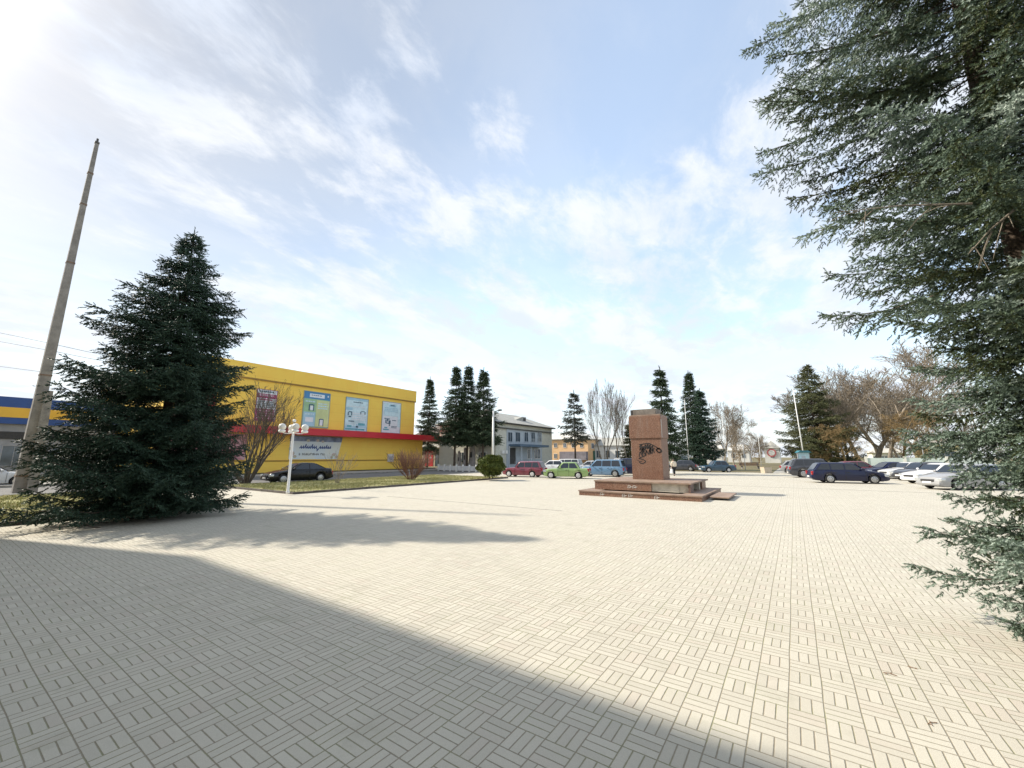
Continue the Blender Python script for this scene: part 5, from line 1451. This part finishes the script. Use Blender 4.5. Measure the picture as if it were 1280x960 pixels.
def run_person():
    p = G(843, 594.7, 0.008)
    face = math.atan2(FH[1], FH[0])+0.25        # walking away from the viewpoint
    pe = thing('person', (p[0], p[1], 0.008), 'person in a beige jacket and black trousers walking away with a white bag', 'person', rz=face-PI/2)
    # local: y forward, x right, z up, 1.66 m tall
    sk = mat('skin', (0.50,0.31,0.23), 0.55, 0.05, 6)
    V = [(0,0,0.92),(0,0.005,1.12),(0,0.01,1.30),(0,0.01,1.40),(0,0.02,1.46),(0,0.03,1.55),(0,0.03,1.61),
         (0.17,0,1.36),(0.23,-0.03,1.12),(0.24,0.03,0.90),(0.245,0.06,0.82),
         (-0.17,0,1.36),(-0.235,0.02,1.12),(-0.25,0.00,0.90),(-0.25,0.01,0.82),
         (0.09,0.02,0.86),(0.10,0.10,0.49),(0.10,0.06,0.09),(0.10,0.20,0.04),
         (-0.09,0.0,0.86),(-0.10,0.0,0.48),(-0.10,-0.20,0.14),(-0.10,-0.10,0.05)]
    E = [(0,1),(1,2),(2,3),(3,4),(4,5),(5,6),(2,7),(7,8),(8,9),(9,10),(2,11),(11,12),(12,13),(13,14),(0,15),(15,16),(16,17),(17,18),(0,19),(19,20),(20,21),(21,22)]
    Rr = [0.14,0.13,0.14,0.07,0.055,0.09,0.07, 0.06,0.045,0.036,0.03, 0.06,0.045,0.036,0.03, 0.09,0.065,0.042,0.035, 0.09,0.065,0.042,0.035]
    skin('body', V, E, Rr, sk, pe, 2)
    jk = mat('beige_jacket', (0.68,0.58,0.45), 0.85, 0.08, 8, bump=0.4)
    V2 = [(0,0,0.86),(0,0.0,1.00),(0,0.005,1.15),(0,0.01,1.30),(0,0.01,1.41),(0.19,0,1.35),(0.25,-0.03,1.12),(0.255,0.03,0.92),(-0.19,0,1.35),(-0.255,0.02,1.12),(-0.265,0.0,0.92)]
    E2 = [(0,1),(1,2),(2,3),(3,4),(3,5),(5,6),(6,7),(3,8),(8,9),(9,10)]
    skin('jacket', V2, E2, [(0.235,0.24),(0.23,0.23),0.22,(0.19,0.20),0.09,0.10,0.085,0.065,0.10,0.085,0.065], jk, pe, 2)
    tr = mat('black_trousers', (0.012,0.012,0.014), 0.8, 0.2, 8)
    V3 = [(0,0,0.90),(0.10,0.02,0.80),(0.105,0.10,0.48),(0.105,0.06,0.10),(-0.10,0.0,0.80),(-0.105,0.0,0.47),(-0.105,-0.19,0.15)]
    skin('trousers', V3, [(0,1),(1,2),(2,3),(0,4),(4,5),(5,6)], [0.18,0.125,0.095,0.07,0.125,0.095,0.07], tr, pe, 2)
    MB().ball((0,0.02,1.60), 0.105, 16, 10, (0.95,1.0,1.02)).ball((0,-0.06,1.57), 0.07, 10, 8).build('hair', mat('dark_hair', (0.05,0.03,0.022), 0.6, 0.2, 30), pe, True, True)
    for s in (-1, 1):
        MB().ball((s*0.10, (0.14 if s > 0 else -0.13), 0.045), 0.09, 10, 6, (0.55,1.35,0.5)).build('shoe', M_BLACK, pe, True, True)
        hand = MB(); hx, hy = (0.245, 0.065) if s > 0 else (-0.25, 0.012)
        hand.ball((hx, hy, 0.80), 0.05, 10, 6, (0.5, 0.85, 1.0))
        for k in range(4):
            y0 = hy-0.03+0.02*k; hand.tube([(hx,y0,0.78),(hx+0.004*s,y0+0.006,0.735),(hx-0.012*s,y0+0.012,[0.705,0.695,0.70,0.712][k])], [0.011,0.010,0.008], 6)
        hand.tube([(hx,hy+0.035,0.80),(hx-0.01*s,hy+0.06,0.77),(hx-0.015*s,hy+0.062,0.745)], [0.012,0.011,0.008], 6)
        hand.build('hand', sk, pe, True, True)
    MB().ball((0,0.128,1.555), 0.018, 8, 6, (0.8,1.2,1.2)).build('nose', sk, pe, True, True)
    for s in (-1, 1):
        MB().ball((s*0.035,0.115,1.575), 0.010, 8, 6).build('eye', M_BLACK, pe, True, True)
    MB().ball((0,0.118,1.515), 0.02, 8, 6, (1.1,0.4,0.35)).build('mouth', mat('lips', (0.35,0.12,0.11), 0.5), pe, True, True)
    # white bag in the hand
    c, s_ = math.cos(face-PI/2), math.sin(face-PI/2)
    lx, ly = -0.27, 0.02
    bg = thing('shopping_bag', (p[0]+lx*c-ly*s_, p[1]+lx*s_+ly*c, 0.28), "white shopping bag in the walking person's hand", 'bag', rz=face-PI/2)
    MB().prism([(-0.15,0.0),(0.15,0.0),(0.13,0.36),(0.05,0.40),(-0.05,0.40),(-0.13,0.36)], -0.06, 0.06, 'x').build('sack', mat('white_bag', (0.75,0.74,0.72), 0.6), bg, local=True)
    MB().tube([(0,-0.05,0.38),(0,-0.03,0.48),(0,0.03,0.48),(0,0.05,0.38)], 0.008, 5).build('handle', M_WHITE, bg, local=True)

# ------------------------------------------------------------------ sky, sun, camera
SUN_EL = R(38.0)
SUN_DIR = np.array([-math.cos(SUN_EL)*0.951, -math.cos(SUN_EL)*0.309, math.sin(SUN_EL)])   # towards the sun

def run_light():
    w = bpy.data.worlds.new('World'); SC.world = w; w.use_nodes = True
    t = w.node_tree; t.nodes.clear(); g = NT(t)
    out = g.n('ShaderNodeOutputWorld'); bg = g.n('ShaderNodeBackground'); bg.inputs['Strength'].default_value = 0.10
    sky = g.n('ShaderNodeTexSky'); sky.sky_type = 'NISHITA'; sky.sun_disc = False
    sky.sun_elevation = SUN_EL; sky.sun_rotation = math.atan2(SUN_DIR[0], SUN_DIR[1])
    sky.air_density = 1.0; sky.dust_density = 1.0; sky.ozone_density = 1.0
    d = g.n('ShaderNodeTexCoord').outputs['Generated']
    sp = g.n('ShaderNodeSeparateXYZ'); g.l(d, sp.inputs[0])
    zz = g.m('ADD', g.m('MAXIMUM', sp.outputs[2], 0.0), 0.16)
    u = g.m('DIVIDE', sp.outputs[0], zz); v = g.m('DIVIDE', sp.outputs[1], zz)
    cv = g.n('ShaderNodeCombineXYZ'); g.l(u, cv.inputs[0]); g.l(v, cv.inputs[1])
    mp = g.n('ShaderNodeMapping'); g.l(cv.outputs[0], mp.inputs[0]); mp.inputs['Location'].default_value = (3.1, 1.7, 0.0); mp.inputs['Rotation'].default_value = (0, 0, 0.9); mp.inputs['Scale'].default_value = (1.0, 0.62, 1)
    n1 = g.noise(mp.outputs[0], 2.1, 11, 0.60, 0.25)
    n2 = g.noise(mp.outputs[0], 7.0, 9, 0.66, 0.3)
    f = g.m('ADD', g.m('MULTIPLY', n1, 0.60), g.m('MULTIPLY', n2, 0.40))
    # clearer openings in the cloud sheet
    for (px_, py_, rad, amt) in ((720, 90, 0.34, 0.13), (545, 200, 0.20, 0.09), (880, 20, 0.3, 0.08), (330, 290, 0.22, 0.05), (660, 290, 0.2, 0.04), (60, 60, 0.22, 0.05), (130, 330, 0.25, 0.08), (20, 250, 0.15, 0.06), (330, 40, 0.2, 0.05), (430, 120, 0.2, 0.03), (250, 130, 0.2, -0.04), (620, 150, 0.12, -0.10), (90, 200, 0.15, -0.06), (940, 210, 0.22, -0.06)):
        rd = ray(px_, py_); rd = rd/np.linalg.norm(rd)
        dp = g.n('ShaderNodeVectorMath', operation='DISTANCE'); g.l(d, dp.inputs[0]); dp.inputs[1].default_value = tuple(rd)
        f = g.m('SUBTRACT', f, g.m('MULTIPLY', g.smooth(dp.outputs['Value'], rad, 0.0), amt))
    cov = g.smooth(f, 0.42, 0.57)
    low = g.smooth(sp.outputs[2], 0.40, 0.0)
    cov = g.m('MAXIMUM', g.m('ADD', g.m('MULTIPLY', cov, 0.62), 0.33), g.m('MULTIPLY', low, 0.80))
    n3 = g.noise(mp.outputs[0], 2.6, 9, 0.62, 0.6, w=2.0)
    thick = g.smooth(n3, 0.40, 0.60)
    thick = g.m('MAXIMUM', thick, g.m('MULTIPLY', low, 0.85))
    ccol = g.mix(thick, (4.75, 4.9, 5.15), (4.0, 4.35, 4.95))
    # cloud lit by the nearby sun is brighter
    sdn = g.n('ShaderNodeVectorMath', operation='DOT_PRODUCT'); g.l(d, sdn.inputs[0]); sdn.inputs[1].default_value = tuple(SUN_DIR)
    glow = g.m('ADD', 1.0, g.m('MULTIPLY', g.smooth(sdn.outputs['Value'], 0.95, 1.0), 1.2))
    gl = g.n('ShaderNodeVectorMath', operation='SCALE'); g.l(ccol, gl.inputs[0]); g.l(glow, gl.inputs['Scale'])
    damp = g.m('SUBTRACT', 1.0, g.m('MULTIPLY', g.smooth(sdn.outputs['Value'], 0.35, 0.92), 0.60)); damp = g.m('SUBTRACT', damp, g.m('MULTIPLY', g.smooth(sdn.outputs['Value'], 0.82, 1.0), 0.10))
    sk = g.n('ShaderNodeVectorMath', operation='SCALE'); g.l(g.mix(1.0, sky.outputs[0], (1.85, 1.80, 1.62), 'MULTIPLY'), sk.inputs[0]); g.l(damp, sk.inputs['Scale'])
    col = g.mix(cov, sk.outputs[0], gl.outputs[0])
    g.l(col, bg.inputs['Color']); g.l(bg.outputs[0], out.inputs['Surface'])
    sd = bpy.data.lights.new('sun', 'SUN'); sd.energy = 3.1; sd.angle = R(1.0); sd.color = (1.0, 0.92, 0.79)
    so = bpy.data.objects.new('sun', sd); COL.objects.link(so)
    so.rotation_euler = Vector(SUN_DIR).to_track_quat('Z', 'Y').to_euler()
    so.location = (-30, -20, 40)
    cd = bpy.data.cameras.new('camera'); co = bpy.data.objects.new('camera', cd); COL.objects.link(co)
    cd.sensor_fit = 'HORIZONTAL'; cd.sensor_width = 36.0; cd.lens = 36.0*F/1280.0; cd.clip_start = 0.05; cd.clip_end = 5000
    co.location = (0, 0, H); co.rotation_euler = (PI/2+PITCH, 0, YAW)
    SC.camera = co
    vs = SC.view_settings; SC.display_settings.display_device = 'sRGB'
    vs.view_transform = 'Standard'; vs.look = 'None'; vs.gamma = 1.0; vs.use_curve_mapping = False
    vs.exposure = 1.08
    SC.cycles.max_bounces = 6; SC.cycles.diffuse_bounces = 3; SC.cycles.glossy_bounces = 3; SC.cycles.transparent_max_bounces = 6
    SC.cycles.use_denoising = True

import time
for fn in (run_light, run_trees, run_bare, run_buildings, run_monument, run_cars, run_poles, run_person):
    _t = time.time(); fn(); print(fn.__name__, round(time.time()-_t, 1))
